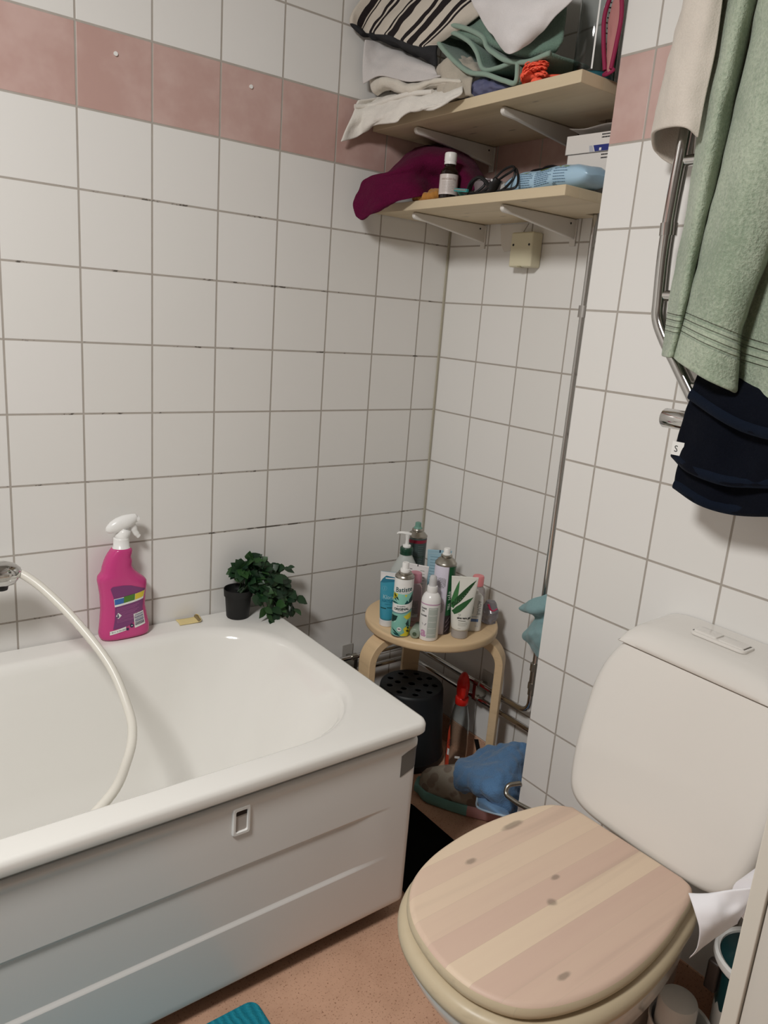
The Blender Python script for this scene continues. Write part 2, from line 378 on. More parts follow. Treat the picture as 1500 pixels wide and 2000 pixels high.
FOLD_CLOTH = [[(-0.317,-0.022,1.779),(-0.26,-0.022,1.795),(-0.2,-0.027,1.796),(-0.2,-0.125,1.788),(-0.2,-0.218,1.771)],[(-0.316,-0.022,1.769),(-0.305,-0.077,1.77),(-0.305,-0.166,1.741),(-0.295,-0.244,1.74),(-0.285,-0.318,1.729)],[(-0.305,-0.022,1.751),(-0.31,-0.082,1.755),(-0.31,-0.178,1.721),(-0.3,-0.251,1.731),(-0.29,-0.328,1.72)],[(-0.29,-0.023,1.745),(-0.29,-0.064,1.75),(-0.295,-0.163,1.723),(-0.29,-0.24,1.727),(-0.28,-0.317,1.718)]]
STRIPED = [[(-0.222,-0.022,2.031),(-0.15,-0.029,2.05),(-0.15,-0.143,2.02),(-0.15,-0.25,1.982),(-0.15,-0.363,1.943)],[(-0.314,-0.022,1.973),(-0.27,-0.072,1.973),(-0.27,-0.186,1.939),(-0.27,-0.291,1.904),(-0.25,-0.389,1.876)],[(-0.365,-0.022,1.919),(-0.31,-0.049,1.918),(-0.31,-0.149,1.884),(-0.3,-0.237,1.849),(-0.27,-0.309,1.839)],[(-0.382,-0.022,1.882),(-0.331,-0.022,1.876),(-0.318,-0.101,1.852),(-0.308,-0.187,1.816),(-0.28,-0.235,1.819)],[(-0.368,-0.022,1.869),(-0.324,-0.022,1.869),(-0.315,-0.105,1.841),(-0.305,-0.194,1.803),(-0.29,-0.234,1.793)],[(-0.349,-0.022,1.861),(-0.312,-0.022,1.863),(-0.28,-0.072,1.846),(-0.28,-0.173,1.801),(-0.285,-0.231,1.77)]]
GREEN_BODY = [[(-0.12,-0.145,2.029),(-0.12,-0.249,2.001),(-0.12,-0.36,1.972),(-0.12,-0.432,1.943)],[(-0.22,-0.228,1.908),(-0.235,-0.36,1.873),(-0.235,-0.469,1.852),(-0.22,-0.533,1.845)],[(-0.25,-0.225,1.866),(-0.262,-0.364,1.827),(-0.26,-0.482,1.793),(-0.25,-0.562,1.787)],[(-0.27,-0.226,1.85),(-0.28,-0.372,1.797),(-0.28,-0.501,1.748),(-0.262,-0.57,1.75)],[(-0.25,-0.214,1.851),(-0.25,-0.349,1.795),(-0.25,-0.476,1.75),(-0.24,-0.518,1.748)]]
GREEN_LOOP = [(-0.285,-0.567,1.731),(-0.285,-0.509,1.727),(-0.285,-0.452,1.74),(-0.285,-0.413,1.761),(-0.285,-0.391,1.776),(-0.285,-0.373,1.799),(-0.285,-0.311,1.829),(-0.285,-0.251,1.847),(-0.285,-0.226,1.839),(-0.285,-0.235,1.815),(-0.285,-0.277,1.78),(-0.285,-0.34,1.74),(-0.285,-0.396,1.725),(-0.285,-0.451,1.704),(-0.285,-0.484,1.696),(-0.285,-0.484,1.733)]
GREEN_INNER = [(-0.278,-0.238,1.835),(-0.278,-0.27,1.83),(-0.278,-0.323,1.803),(-0.278,-0.353,1.776),(-0.278,-0.379,1.739),(-0.278,-0.425,1.734),(-0.278,-0.468,1.738)]
WHITE_GARMENT = [[(-0.2,-0.193,1.992),(-0.23,-0.351,1.942),(-0.25,-0.488,1.9),(-0.27,-0.61,1.861)],[(-0.3,-0.34,1.874),(-0.31,-0.452,1.848),(-0.31,-0.555,1.823),(-0.29,-0.618,1.812)],[(-0.305,-0.387,1.818),(-0.325,-0.475,1.795),(-0.325,-0.543,1.784),(-0.3,-0.583,1.784)],[(-0.31,-0.43,1.782),(-0.325,-0.488,1.762),(-0.32,-0.53,1.761),(-0.3,-0.557,1.768)],[(-0.305,-0.463,1.752),(-0.315,-0.489,1.737),(-0.312,-0.506,1.74),(-0.3,-0.519,1.752)]]
MAROON = [[(-0.131,-0.022,1.658),(-0.08,-0.022,1.67),(-0.08,-0.094,1.656),(-0.08,-0.166,1.613),(-0.08,-0.211,1.562)],[(-0.2,-0.049,1.628),(-0.2,-0.113,1.63),(-0.2,-0.184,1.613),(-0.19,-0.236,1.576),(-0.2,-0.298,1.523)],[(-0.3,-0.089,1.561),(-0.29,-0.141,1.569),(-0.25,-0.158,1.574),(-0.21,-0.16,1.563),(-0.19,-0.179,1.527)],[(-0.325,-0.041,1.547),(-0.315,-0.097,1.546),(-0.305,-0.144,1.541),(-0.285,-0.169,1.531),(-0.262,-0.182,1.509)],[(-0.335,-0.032,1.523),(-0.33,-0.08,1.511),(-0.322,-0.118,1.5),(-0.31,-0.137,1.496),(-0.3,-0.144,1.495)],[(-0.345,-0.034,1.491),(-0.34,-0.07,1.481),(-0.335,-0.105,1.48),(-0.325,-0.124,1.484),(-0.31,-0.122,1.49)],[(-0.345,-0.047,1.46),(-0.342,-0.065,1.452),(-0.336,-0.088,1.463),(-0.328,-0.108,1.477),(-0.315,-0.114,1.487)]]
TEALCLOTH = [[(-0.06,-0.55,0.608),(-0.07,-0.543,0.602),(-0.085,-0.525,0.59),(-0.08,-0.494,0.562)],[(-0.07,-0.574,0.585),(-0.085,-0.561,0.574),(-0.095,-0.536,0.561),(-0.085,-0.491,0.55)],[(-0.05,-0.562,0.55),(-0.06,-0.554,0.542),(-0.06,-0.538,0.539),(-0.06,-0.525,0.537)],[(-0.075,-0.586,0.537),(-0.09,-0.571,0.525),(-0.09,-0.539,0.507),(-0.075,-0.503,0.484)],[(-0.07,-0.589,0.497),(-0.085,-0.578,0.492),(-0.08,-0.546,0.478),(-0.07,-0.518,0.467)],[(-0.06,-0.585,0.466),(-0.07,-0.575,0.452),(-0.07,-0.559,0.445),(-0.06,-0.539,0.443)]]
BLUETOWEL = [[(-0.05,-0.555,0.194),(-0.095,-0.54,0.207),(-0.1,-0.495,0.177),(-0.11,-0.462,0.151),(-0.13,-0.43,0.11)],[(-0.07,-0.571,0.171),(-0.13,-0.574,0.204),(-0.15,-0.543,0.189),(-0.17,-0.494,0.158),(-0.19,-0.445,0.125)],[(-0.11,-0.602,0.151),(-0.18,-0.616,0.19),(-0.22,-0.603,0.193),(-0.235,-0.543,0.166),(-0.225,-0.467,0.134)],[(-0.14,-0.626,0.118),(-0.2,-0.638,0.151),(-0.25,-0.627,0.179),(-0.26,-0.571,0.156),(-0.24,-0.483,0.116)],[(-0.15,-0.634,0.073),(-0.205,-0.646,0.11),(-0.25,-0.623,0.149),(-0.255,-0.569,0.138),(-0.24,-0.499,0.099)],[(-0.14,-0.625,0.049),(-0.18,-0.628,0.075),(-0.22,-0.611,0.122),(-0.23,-0.555,0.117),(-0.215,-0.497,0.081)]]
BLUECORNER = [[(-0.21,-0.636,0.142),(-0.225,-0.609,0.134),(-0.23,-0.563,0.131)],[(-0.215,-0.651,0.118),(-0.25,-0.635,0.131),(-0.25,-0.579,0.121)],[(-0.215,-0.663,0.11),(-0.25,-0.658,0.126),(-0.25,-0.587,0.101)]]
PAPER = [[(-0.57,-1.268,0.512),(-0.555,-1.288,0.52),(-0.54,-1.306,0.532),(-0.525,-1.327,0.544)],[(-0.58,-1.286,0.5),(-0.565,-1.303,0.511),(-0.54,-1.313,0.515),(-0.525,-1.327,0.527)],[(-0.58,-1.296,0.481),(-0.565,-1.308,0.495),(-0.545,-1.317,0.502),(-0.525,-1.324,0.508)],[(-0.575,-1.296,0.453),(-0.56,-1.302,0.463),(-0.545,-1.31,0.477),(-0.525,-1.32,0.489)],[(-0.57,-1.287,0.421),(-0.56,-1.294,0.438),(-0.545,-1.308,0.464),(-0.525,-1.319,0.48)]]
HOSE = [(-1.155,-0.1,0.677),(-1.138,-0.11,0.67),(-1.108,-0.14,0.643),(-1.066,-0.2,0.591),(-1.026,-0.28,0.521),(-1.016,-0.36,0.457),(-1.027,-0.41,0.431),(-1.055,-0.46,0.414),(-1.1,-0.53,0.413),(-1.164,-0.57,0.393)]
RAIL = [(-0.29,-0.893,1.654),(-0.29,-0.889,1.55),(-0.29,-0.885,1.46),(-0.29,-0.884,1.372),(-0.29,-0.889,1.293),(-0.29,-0.893,1.262),(-0.29,-0.911,1.231),(-0.29,-0.94,1.194),(-0.29,-0.975,1.149),(-0.29,-1.006,1.111)]
# ================================================================ the room
def panel(name, pts, mat):
    bm = BM(); bm.faces.new([bm.verts.new(p) for p in pts])
    return struct(obj(name, bm, mat, smooth=False, recalc=False))
HX, HY, HZ = -2.7, -2.6, 2.4
panel('floor', [(HX, HY, 0), (0, HY, 0), (0, 0, 0), (HX, 0, 0)], M_FLOOR)
panel('ceiling', [(HX, HY, HZ), (HX, 0, HZ), (0, 0, HZ), (0, HY, HZ)], plain('ceiling_paint', '#bab6b0', .8))
panel('wall_left', [(HX, 0, 0), (0, 0, 0), (0, 0, HZ), (HX, 0, HZ)], M_TILE_A)
panel('wall_back', [(0, 0, 0), (0, -.673, 0), (0, -.673, HZ), (0, 0, HZ)], M_TILE_B)
bm = BM(); box(bm, -.2112, 0, HY, -.673, 0, HZ)
struct(obj('wall_right', bm, M_TILE_C, smooth=False))
M_PAINT = plain('wall_paint', '#8f8b86', .7)
panel('wall_front', [(HX, HY, 0), (HX, HY, HZ), (0, HY, HZ), (0, HY, 0)], M_PAINT)
panel('wall_rear', [(HX, 0, 0), (HX, 0, HZ), (HX, HY, HZ), (HX, HY, 0)], plain('pale_wall_paint', '#bdb9b4', .7))
for nm, b in (('baseboard_left', (HX, -.004, -.004, 0)), ('baseboard_back', (-.004, 0, -.669, -.004)),
              ('baseboard_right', (-.2152, -.2112, HY, -.673)), ('baseboard_niche', (-.2152, -.004, -.673, -.669))):
    bm = BM(); box(bm, *b, 0, .08); struct(obj(nm, bm, M_FLOOR, smooth=False))

bm = BM(); box(bm, -.0045, 0, -.0045, 0, .08, HZ); struct(obj('trim_1', bm, plain('corner_caulk', '#b3ae9c', .6), smooth=False))
# ---------------------------------------------------------------- bathtub
tub = thing('bathtub', 'white bathtub with smooth white front panel along the tiled wall', 'bathtub', (0, 0, 0))
def tub_shell():
    bm = BM(); R = lambda x0, x1, y0, y1, r, z: [(x, y, z) for x, y in rrect(x0, x1, y0, y1, r, 10, 14)]
    X0, X1, Y0, Y1 = -2.12, -.53, -.690, -.004
    rings = [R(X0+.012, X1-.012, Y0+.012, Y1-.012, .02, .4395), R(X0+.004, X1-.004, Y0+.004, Y1-.002, .024, .440), R(X0, X1, Y0, Y1, .026, .445),
             R(X0, X1, Y0, Y1, .026, .458), R(X0+.003, X1-.003, Y0+.003, Y1-.001, .025, .4645), R(X0+.009, X1-.009, Y0+.009, Y1-.003, .022, .467)]
    x0, x1, y0, y1 = -2.02, -.598, -.629, -.076
    rings += [R(x0-.012, x1+.012, y0-.010, y1+.014, .20, .4665), R(x0-.003, x1+.003, y0-.003, y1+.004, .20, .4635), R(x0+.003, x1-.005, y0+.002, y1-.004, .20, .458),
              R(x0+.008, x1-.013, y0+.006, y1-.012, .195, .445), R(x0+.02, x1-.035, y0+.014, y1-.025, .19, .40), R(x0+.05, x1-.085, y0+.026, y1-.045, .18, .30),
              R(x0+.08, x1-.14, y0+.04, y1-.065, .17, .19), R(x0+.105, x1-.185, y0+.06, y1-.085, .15, .125), R(x0+.14, x1-.24, y0+.09, y1-.115, .12, .098), R(x0+.2, x1-.32, y0+.14, y1-.17, .09, .09)]
    loft(bm, rings, 0, False, True)
    return bm
obj('tub_shell', tub_shell(), M_ENAMEL, tub, angle=60, wn=True)
def panel_y(x, z):
    fade = max(0, min(1, (-.605 - x) / .10)); fade = fade * fade * (3 - 2*fade)
    s = lambda a, b: max(0., min(1., (z - a) / (b - a)))
    y = -.666 + .0042 * s(.1695, .1765) * (1 - s(.2845, .2895)) * fade - .003 * s(.403, .413)
    if z > .4185: y += .0075 * ((z - .4185) / .007) ** 2
    if z < .05: y += .004 * ((.05 - z) / .008) ** 2
    if x > -.556: y += .010 * ((x + .556) / .014) ** 2
    return y
def apron():
    bm = BM(); xs = [-2.12 + 1.50 * i / 50 for i in range(51)] + [-.60, -.58, -.56, -.552, -.547, -.544, -.542]
    zs = [.042, .044, .05] + [.06 + .1*i/5 for i in range(6)] + [.168, .1695, .173, .1765, .178, .181, .19, .22, .25, .275, .281, .283, .2845, .287, .2895, .291, .295, .32, .36, .403, .408, .413, .416, .4185, .4205, .423, .425, .4255]
    V = [[bm.verts.new((x, panel_y(x, z), z)) for x in xs] for z in zs]
    back = [bm.verts.new((x, -.645, zs[-1])) for x in xs]
    for j in range(len(zs) - 1):
        for i in range(len(xs) - 1): bm.faces.new((V[j][i], V[j][i+1], V[j+1][i+1], V[j+1][i]))
    for i in range(len(xs) - 1): bm.faces.new((V[-1][i], V[-1][i+1], back[i+1], back[i]))
    side = [bm.verts.new((-.542, -.02, z)) for z in zs]
    for j in range(len(zs) - 1): bm.faces.new((V[j][-1], side[j], side[j+1], V[j+1][-1]))
    return bm
ap = obj('front_panel', apron(), M_PANEL, tub, angle=60, wn=True)
bm = BM(); zc, xc = .3855, -.933
def ringxz(hx, hz, y, r): return [(xc + a, y, zc + b) for a, b in rrect(-hx, hx, -hz, hz, r, 4, 3)]
loft(bm, [ringxz(.0165, .027, -.664, .004), ringxz(.0165, .027, -.6685, .004), ringxz(.015, .0255, -.6705, .004), ringxz(.0115, .021, -.6705, .003), ringxz(.0105, .02, -.669, .003), ringxz(.0105, .02, -.6665, .003)], 0, False, False)
ap.location.y = -.009
fp = obj('finger_pull', bm, M_WHITE, ap)
bm = BM(); loft(bm, [ringxz(.0106, .0201, -.6667, .003), ringxz(.0106, .0201, -.6664, .003)], 0)
for v in bm.verts: v.co.y -= .0004
o = obj('recess', bm, plain('grey_recess', '#b9b2ac', .6), fp); o['label'] = 'dull grey finger recess'
bm = BM(); box(bm, -.9425, -.9235, -.6685, -.6672, .3965, .4055)
obj('latch_slot', bm, M_BLACK, fp)
bm = BM(); tq = [[Vector((-.586 + .0395*a, 0, (.397 + .0155*a) * (1-b) + (.350 + .014*a) * b)) for a in [k/10 for k in range(11)]] for b in [k/6 for k in range(7)]]
tv = [[bm.verts.new((p.x, panel_y(p.x, p.z) - .0009, p.z)) for p in r] for r in tq]
for r0, r1 in zip(tv, tv[1:]):
    for k in range(10): bm.faces.new((r0[k], r0[k+1], r1[k+1], r1[k]))
o = obj('tape_patch', bm, plain('grey_duct_tape', '#6d6a66', .5), ap, smooth=False)
o['label'] = 'square patch of grey tape on the panel corner'
s_ = o.modifiers.new('solidify', 'SOLIDIFY'); s_.thickness = .0006
bm = BM(); lathe(bm, [(.004, 0), (.026, 0), (.027, .006), (.022, .012), (.012, .016), (.012, .06)], (-.985, -.61, 0), 20)
obj('foot', bm, M_BLACK, tub)

# ---------------------------------------------------------------- mixer and hose
mx = thing('bath_mixer', 'chrome bath mixer at the left edge above the tub', 'tap', (-1.30, -.1, .678))
bm = BM(); tube(bm, [(-.16, 0, 0), (-.1, 0, 0), (.05, 0, 0), (.10, 0, 0), (.125, 0, -.001), (.142, 0, -.003), (.150, 0, -.005), (.153, 0, -.007)], [.024, .026, .026, .027, .0265, .022, .015, .004], 24, flat=(1, 1))
for x in (-.1, .05): tube(bm, [(x, 0, 0), (x, .1, 0)], .014, 16)
obj('body', bm, M_CHROME, mx)
bm = BM(); tube(bm, [(.098, 0, 0), (.1005, 0, 0)], [.0275, .0275], 24); obj('collar', bm, plain('dark_chrome', '#55524e', .2, 1.), mx)
bm = BM(); lathe(bm, [(.002, -.034), (.012, -.033), (.0135, -.026), (.0135, -.02)], (.118, 0, 0), 16); obj('outlet', bm, M_BLACK, mx)
bm = BM(); hp = catmull(HOSE, 12)
rr = [.0085 + (.0004 if i % 2 else 0) for i in range(len(hp))]
tube(bm, hp, rr, 14)
tag(obj('shower_hose', bm, plain('cream_hose', '#e6e2d8', .3)), 'cream shower hose curving from the mixer down into the tub', 'hose')

# ---------------------------------------------------------------- things on the tub rim
sp = thing('spray_bottle', 'bright pink spray bottle with white trigger on the tub rim', 'bottle', (-.9185, -.036, .467), 2)
K = .000167
def bxy(cx, cy): return ((cx - 465) * .000158, (1845 - cy) * K)
LEFT = [bxy(*p) for p in ((140, 1845), (112, 1800), (104, 1740), (122, 1600), (140, 1400), (132, 1200), (112, 1060), (98, 985), (108, 930), (140, 900), (160, 870), (176, 800), (205, 715), (245, 640), (300, 575), (330, 552))]
RIGHT = [bxy(*p) for p in ((820, 1845), (838, 1790), (838, 1700), (805, 1560), (775, 1400), (782, 1250), (803, 1110), (800, 1050), (770, 1010), (715, 965), (660, 920), (610, 870), (578, 800), (590, 735), (570, 680), (592, 610), (585, 570), (560, 552))]
def side_at(poly, z):
    for (xa, za), (xb, zb) in zip(poly, poly[1:]):
        if za <= z <= zb: return xa + (xb - xa) * (z - za) / max(1e-9, zb - za)
    return poly[-1][0] if z > poly[-1][1] else poly[0][0]
def depth_at(z): return .026 - .006 * max(0, (z - .15) / .065) if z > .004 else .022 + z
ZS = [0, .002, .006] + [.006 + .21 * i / 50 for i in range(1, 51)]
bm = BM(); rings = []
for z in ZS:
    l, r_ = side_at(LEFT, z), side_at(RIGHT, z); ins = (.004 if z == 0 else .0015 if z == .002 else 0)
    rings.append([(x, y, z) for x, y, _ in ellring((l + r_) / 2, 0, 0, (r_ - l) / 2 - ins, depth_at(z) - ins, 40, 2.6)])
loft(bm, rings)
bod = obj('bottle_body', bm, plain('pink_plastic', '#cc4585', .22), sp, angle=0)
def spm(u, v, e=.0006):
    l, r_ = side_at(LEFT, v), side_at(RIGHT, v); a = (r_ - l) / 2; x = (u - (l + r_) / 2) / a
    x = max(-.98, min(.98, x)); return (u, -depth_at(v) * (1 - abs(x) ** 2.6) ** (1 / 2.6) - e, v)
LM = [plain('purple_print', '#7c3d73', .4), M_WHITE, plain('blue_print', '#3f6bb0', .4), plain('green_print', '#4f7f2d', .4), plain('yellow_print', '#e2cb3c', .4), plain('navy_print', '#2d2b50', .4), plain('pale_purple_print', '#a55f92', .4), plain('grey_blue_print', '#6c6a8c', .4)]
bm = BM()
def q2(pts): return [bxy(*p) for p in pts]
decal(bm, q2([(232, 1078), (262, 1048), (400, 1043), (520, 1060), (640, 1105), (745, 1150), (715, 1290), (700, 1420), (712, 1480), (560, 1480), (560, 1600), (450, 1650), (260, 1665), (285, 1520), (290, 1350), (270, 1200)]), spm, 0)
l1 = lambda u, v: spm(u, v, .0010); l2 = lambda u, v: spm(u, v, .0014)
decal(bm, q2([(275, 1225), (740, 1170), (712, 1285), (285, 1340)]), l1, 1)
decal(bm, q2([(282, 1232), (412, 1218), (408, 1295), (285, 1310)]), l2, 2)
decal(bm, q2([(412, 1205), (575, 1185), (570, 1275), (408, 1295)]), l2, 3)
decal(bm, q2([(580, 1190), (735, 1172), (712, 1255), (575, 1275)]), l2, 4)
for i in range(11): decal(bm, q2([(310, 1365 + i*20), (640 - (i % 3) * 30, 1335 + i*20), (640 - (i % 3) * 30, 1342 + i*20), (310, 1372 + i*20)]), l1, 6)
decal(bm, q2([(330, 1425), (378, 1470), (330, 1515), (300, 1470)]), l2, 1)
decal(bm, q2([(318, 1445), (334, 1445), (334, 1480), (350, 1480), (326, 1500), (302, 1480), (318, 1480)]), lambda u, v: spm(u, v, .0018), 5)
decal(bm, q2([(552, 1480), (708, 1460), (738, 1660), (570, 1690)]), l1, 1)
for i, hh in enumerate((9, 5, 11, 6, 9, 12, 5, 9, 10, 6)): decal(bm, q2([(568 + i, 1496 + i*17), (700 + i*2.4, 1477 + i*17), (701 + i*2.4, 1477 + hh + i*17), (569 + i, 1496 + hh + i*17)]), l2, 5 if i > 6 else 7)
decal(bm, q2([(215, 1690), (440, 1645), (440, 1700), (215, 1742)]), l1, 1)
text(bm, '1 08 21 15 704 3840', .0042, l2, 5, *bxy(325, 1697), rot=.14)
decal(bm, disc(*bxy(525, 1645), .0046), l2, 5); decal(bm, disc(*bxy(462, 1685), .0032), l2, 5)
decal(bm, q2([(512, 1640), (540, 1640), (526, 1655)]), lambda u, v: spm(u, v, .0018), 1)
obj('label', bm, LM, sp, smooth=False, recalc=False)
bm = BM(); cx, z0 = bxy(445, 552)
lathe(bm, [(.0195, -.003), (.0197, .001), (.0175, .002), (.0172, .02), (.0165, .024)], (cx, 0, z0), 28)
hp = [(*(bxy(*p)),) for p in ((440, 440), (455, 400), (480, 350), (500, 300))]
tube(bm, [(x, 0, z) for x, z in hp], [.0165, .0165, .0165, .015], 20, flat=(1, .9))
hd = [(bxy(238, 315), .0035), (bxy(262, 295), .009), (bxy(330, 265), .0145), (bxy(410, 232), .0165), (bxy(500, 205), .0165), (bxy(570, 185), .0145), (bxy(625, 165), .0115), (bxy(660, 150), .0085), (bxy(672, 148), .007)]
tube(bm, [(a[0], 0, a[1]) for a, _ in hd], [r for _, r in hd], 20, flat=(1, .82))
obj('trigger_head', bm, plain('white_trigger', '#f2f1ef', .28), sp, angle=0)
bm = BM(); tr = [bxy(*p) for p in ((600, 240), (625, 300), (650, 360), (685, 410), (712, 436))]
tube(bm, catmull([(a, 0, b) for a, b in tr], 5), [.0065]*8 + [.0055]*6 + [.0045]*6 + [.002], 12, flat=(.6, 1.2))
obj('trigger', bm, MATS['white_trigger'], sp, angle=0)
bm = BM(); nz = [bxy(650, 165), bxy(692, 185)]
tube(bm, [(nz[0][0], 0, nz[0][1]), (nz[1][0], 0, nz[1][1])], .0075, 16); obj('nozzle', bm, MATS['white_trigger'], sp)
sh = thing('folded_sachet', 'small folded pale yellow sachet lying on the tub rim', 'sachet', (-.755, -.026, .4675), -3)
bm = BM(); g_ = [[(-.027, .018, .002), (0, .018, .001), (.018, .018, .002), (.025, .016, .006), (.022, .014, .011)], [(-.026, 0, .001), (0, 0, .0015), (.02, 0, .003), (.028, 0, .008), (.024, 0, .014)], [(-.028, -.016, .001), (0, -.016, .001), (.019, -.017, .002), (.026, -.017, .006), (.023, -.015, .012)]]
sheet('paper_fold', g_, plain('pale_yellow_paper', '#e6d296', .5), sh, .0012, 6, 4, subsurf=0)
bm = BM(); box(bm, .019, .0265, -.0165, .0165, .0005, .0085); obj('brown_end', bm, plain('brown_paper', '#8a7a58', .6), sh, bevel=.001)

pp = thing('potted_plant', 'small artificial green plant in black pot on tub corner', 'plant', (-.633, -.046, .467))
bm = BM(); lathe(bm, [(.001, .002), (.027, 0), (.0285, .003), (.0325, .055), (.0328, .0565), (.0355, .057), (.0365, .074), (.036, .0755), (.0345, .0745), (.0335, .066), (.030, .06), (.001, .059)], (0, 0, 0), 36)
obj('pot', bm, plain('black_pot', '#141414', .6), pp)
rnd = random.Random(5); bm = BM(); bs = BM()
ML = [plain('leaf_dark', '#1f3a22', .42), plain('leaf_mid', '#2d4d27', .42), plain('leaf_deep', '#15301d', .42)]
def leaf(bm, p, d, s, mi, rnd):
    d = Vector(d).normalized(); up = Vector((rnd.uniform(-.4, .4), rnd.uniform(-1, -.2), rnd.uniform(.1, 1))).normalized()
    w = d.cross(up).normalized(); n = w.cross(d); L = []
    prof = ((0, .06), (.18, .30), (.42, .40), (.68, .28), (.88, .11), (1, 0))
    rows = []
    for t, ww in prof:
        c = p + d * s * t - n * s * .22 * t * t
        rows.append((bm.verts.new(c - w*ww*s + n*.1*ww*s), bm.verts.new(c), bm.verts.new(c + w*ww*s + n*.1*ww*s)))
    for a, b in zip(rows, rows[1:]):
        for i in (0, 1): bm.faces.new((a[i], a[i+1], b[i+1], b[i])).material_index = mi
stems = [((.03, -.02, .145)), (.0, -.015, .125), (.055, -.01, .14), (.085, 0, .12), (.145, -.004, .108), (.10, -.03, .095), (.13, -.02, .07), (.155, -.01, .05), (.135, -.025, .02), (.17, -.015, -.015), (.155, -.005, -.03), (.06, -.05, .055), (.075, -.055, .02), (.055, -.075, -.005), (.045, -.045, .085), (.09, -.04, .05), (.02, -.03, .10), (-.005, .01, .11), (.07, .02, .1), (.115, .01, .075), (.17, -.02, .02), (.1, -.05, .015), (.12, .0, .045), (.14, -.03, -.005)]
for sx_, sy_, sz_ in stems:
    e = Vector((sx_, min(sy_, .012), sz_)); a = Vector((rnd.uniform(0, .022), rnd.uniform(-.012, .012), .062))
    mid = (a + e) / 2 + Vector((0, 0, .03 + .02 * rnd.random()))
    P = catmull([a, mid, e], 7); tube(bs, P, .0011, 5)
    for k in range(4, len(P)):
        t = (P[k] - P[k-1]).normalized()
        for sgn in ((-1, 1) if k < len(P) - 1 else (0,)):
            if rnd.random() < .36: continue
            sd = Vector((rnd.uniform(-1, 1), rnd.uniform(-1, .35), rnd.uniform(-.6, .8)))
            leaf(bm, P[k], t * (1.2 if sgn == 0 else .5) + sd * .7, rnd.uniform(.023, .034), rnd.choice((0, 0, 1, 2)), rnd)
for b_ in (bm, bs):
    for v in b_.verts:
        if v.co.y > .04: v.co.y = .04
obj('foliage', bm, ML, pp, angle=0, recalc=False); obj('stem', bs, plain('stem_green', '#233a20', .5), pp)
# ---------------------------------------------------------------- pipes in the niche
def pipe_run(name, label, path, r, extra=None):
    t = thing(name, label, 'pipe', path[0])
    o0 = Vector(path[0]); bm = BM()
    tube(bm, [p - o0 for p in bend(path, .035, 8)], r, 18); obj('pipe', bm, M_CHROME, t)
    return t, o0
t, o0 = pipe_run('water_pipe', 'upper chrome water pipe turning up as tall riser in the niche corner', [(-.526, -.035, .265), (-.035, -.035, .265), (-.035, -.523, .265), (-.035, -.523, 2.395)], .0075)
bm = BM()
for z0, z1, r in ((.335, .352, .0115), (.352, .385, .0095), (.385, .405, .0118), (.318, .335, .0095)):
    tube(bm, [Vector((-.035, -.523, z0)) - o0, Vector((-.035, -.523, z1)) - o0], r, 8 if r > .011 else 18)
obj('coupling', bm, M_STEEL, t)
bm = BM(); tube(bm, [Vector((-.035, -.523, 1.262)) - o0, Vector((-.035, -.523, 1.288)) - o0], .0115, 20)
box(bm, *[a for p in zip((Vector((-.03, -.53, 1.265)) - o0), (Vector((-.001, -.516, 1.285)) - o0)) for a in p])
obj('clamp', bm, plain('grey_metal', '#a9a5a0', .45, .6), t)
t2, _ = pipe_run('water_pipe', 'lower chrome water pipe of the pair low on the niche wall', [(-.526, -.035, .22), (-.035, -.035, .22), (-.035, -.60, .22), (-.06, -.665, .215)], .0075)
def clip(loc, rz, label):
    c = thing('pipe_clip', label, 'pipe clip', loc, rz, 'clips on the two low pipes')
    bm = BM(); box(bm, -.019, .019, -.003, 0, -.055, .05); obj('back_plate', bm, plain('grey_plastic', '#b4b0aa', .5), c, bevel=.002)
    bm = BM()
    for z in (-.022, .023): tube(bm, [(-.009, -.035, z), (.009, -.035, z)], .0105, 18)
    box(bm, -.006, .006, -.048, -.005, -.02, .02)
    obj('strap', bm, M_STEEL, c)
clip((-.001, -.335, .242), -90, 'pipe clip on the wall behind the red topped bottle')
clip((-.252, -.001, .242), 0, 'pipe clip on the wall beside the tub end')
bm = BM(); tube(bm, bend([(-.2145, -.6735, .208), (-.243, -.660, .205), (-.252, -.664, .186), (-.25, -.70, .184), (-.25, -.95, .225)], .012, 6), .0055, 14)
tag(obj('supply_pipe', bm, M_STEEL), 'thin bent metal supply pipe rounding the wall corner behind the toilet', 'pipe')
sheet_ = sheet('cleaning_cloth', TEALCLOTH, cloth_mat('teal_cloth', '#86a5a8', 300, .3), None, .0025, 8, 8, .004, 34, 3)
tag(sheet_, 'crumpled teal cloth hung on the pipe behind the wall edge', 'cloth')
jb = thing('junction_box', 'beige square junction box under the lower shelf', 'junction box', (0, -.308, 1.413))
bm = BM(); box(bm, -.036, -.0005, -.0365, .0365, -.0405, .0405); obj('cover', bm, plain('aged_beige_plastic', '#d6cfb4', .45), jb, bevel=.004)
bm = BM()
for y in (-.026, .026):
    bm = BM(); tube(bm, [(-.036, y, .011), (-.0368, y, .011)], .0028, 12); obj('screw', bm, M_BLACK, jb)
bm = BM(); box(bm, -.037, -.02, -.006, .006, -.0405, -.0385); obj('tab', bm, plain('aged_beige_dark', '#a89f80', .5), jb)
bm = BM(); V = [bm.verts.new(p) for p in ((-.0012, -.195, 1.478), (-.0012, -.292, 1.478), (-.0012, -.252, 1.425), (-.0012, -.238, 1.415), (-.0012, -.218, 1.412), (-.0012, -.205, 1.43))]
bm.faces.new(V); o = obj('tape_remnant', bm, plain('yellowed_film', '#d9d3cb', .55), smooth=False); s_ = o.modifiers.new('solidify', 'SOLIDIFY'); s_.thickness = .0008
tag(o, 'torn strip of pale film stuck on tiles under the lower shelf', 'tape')
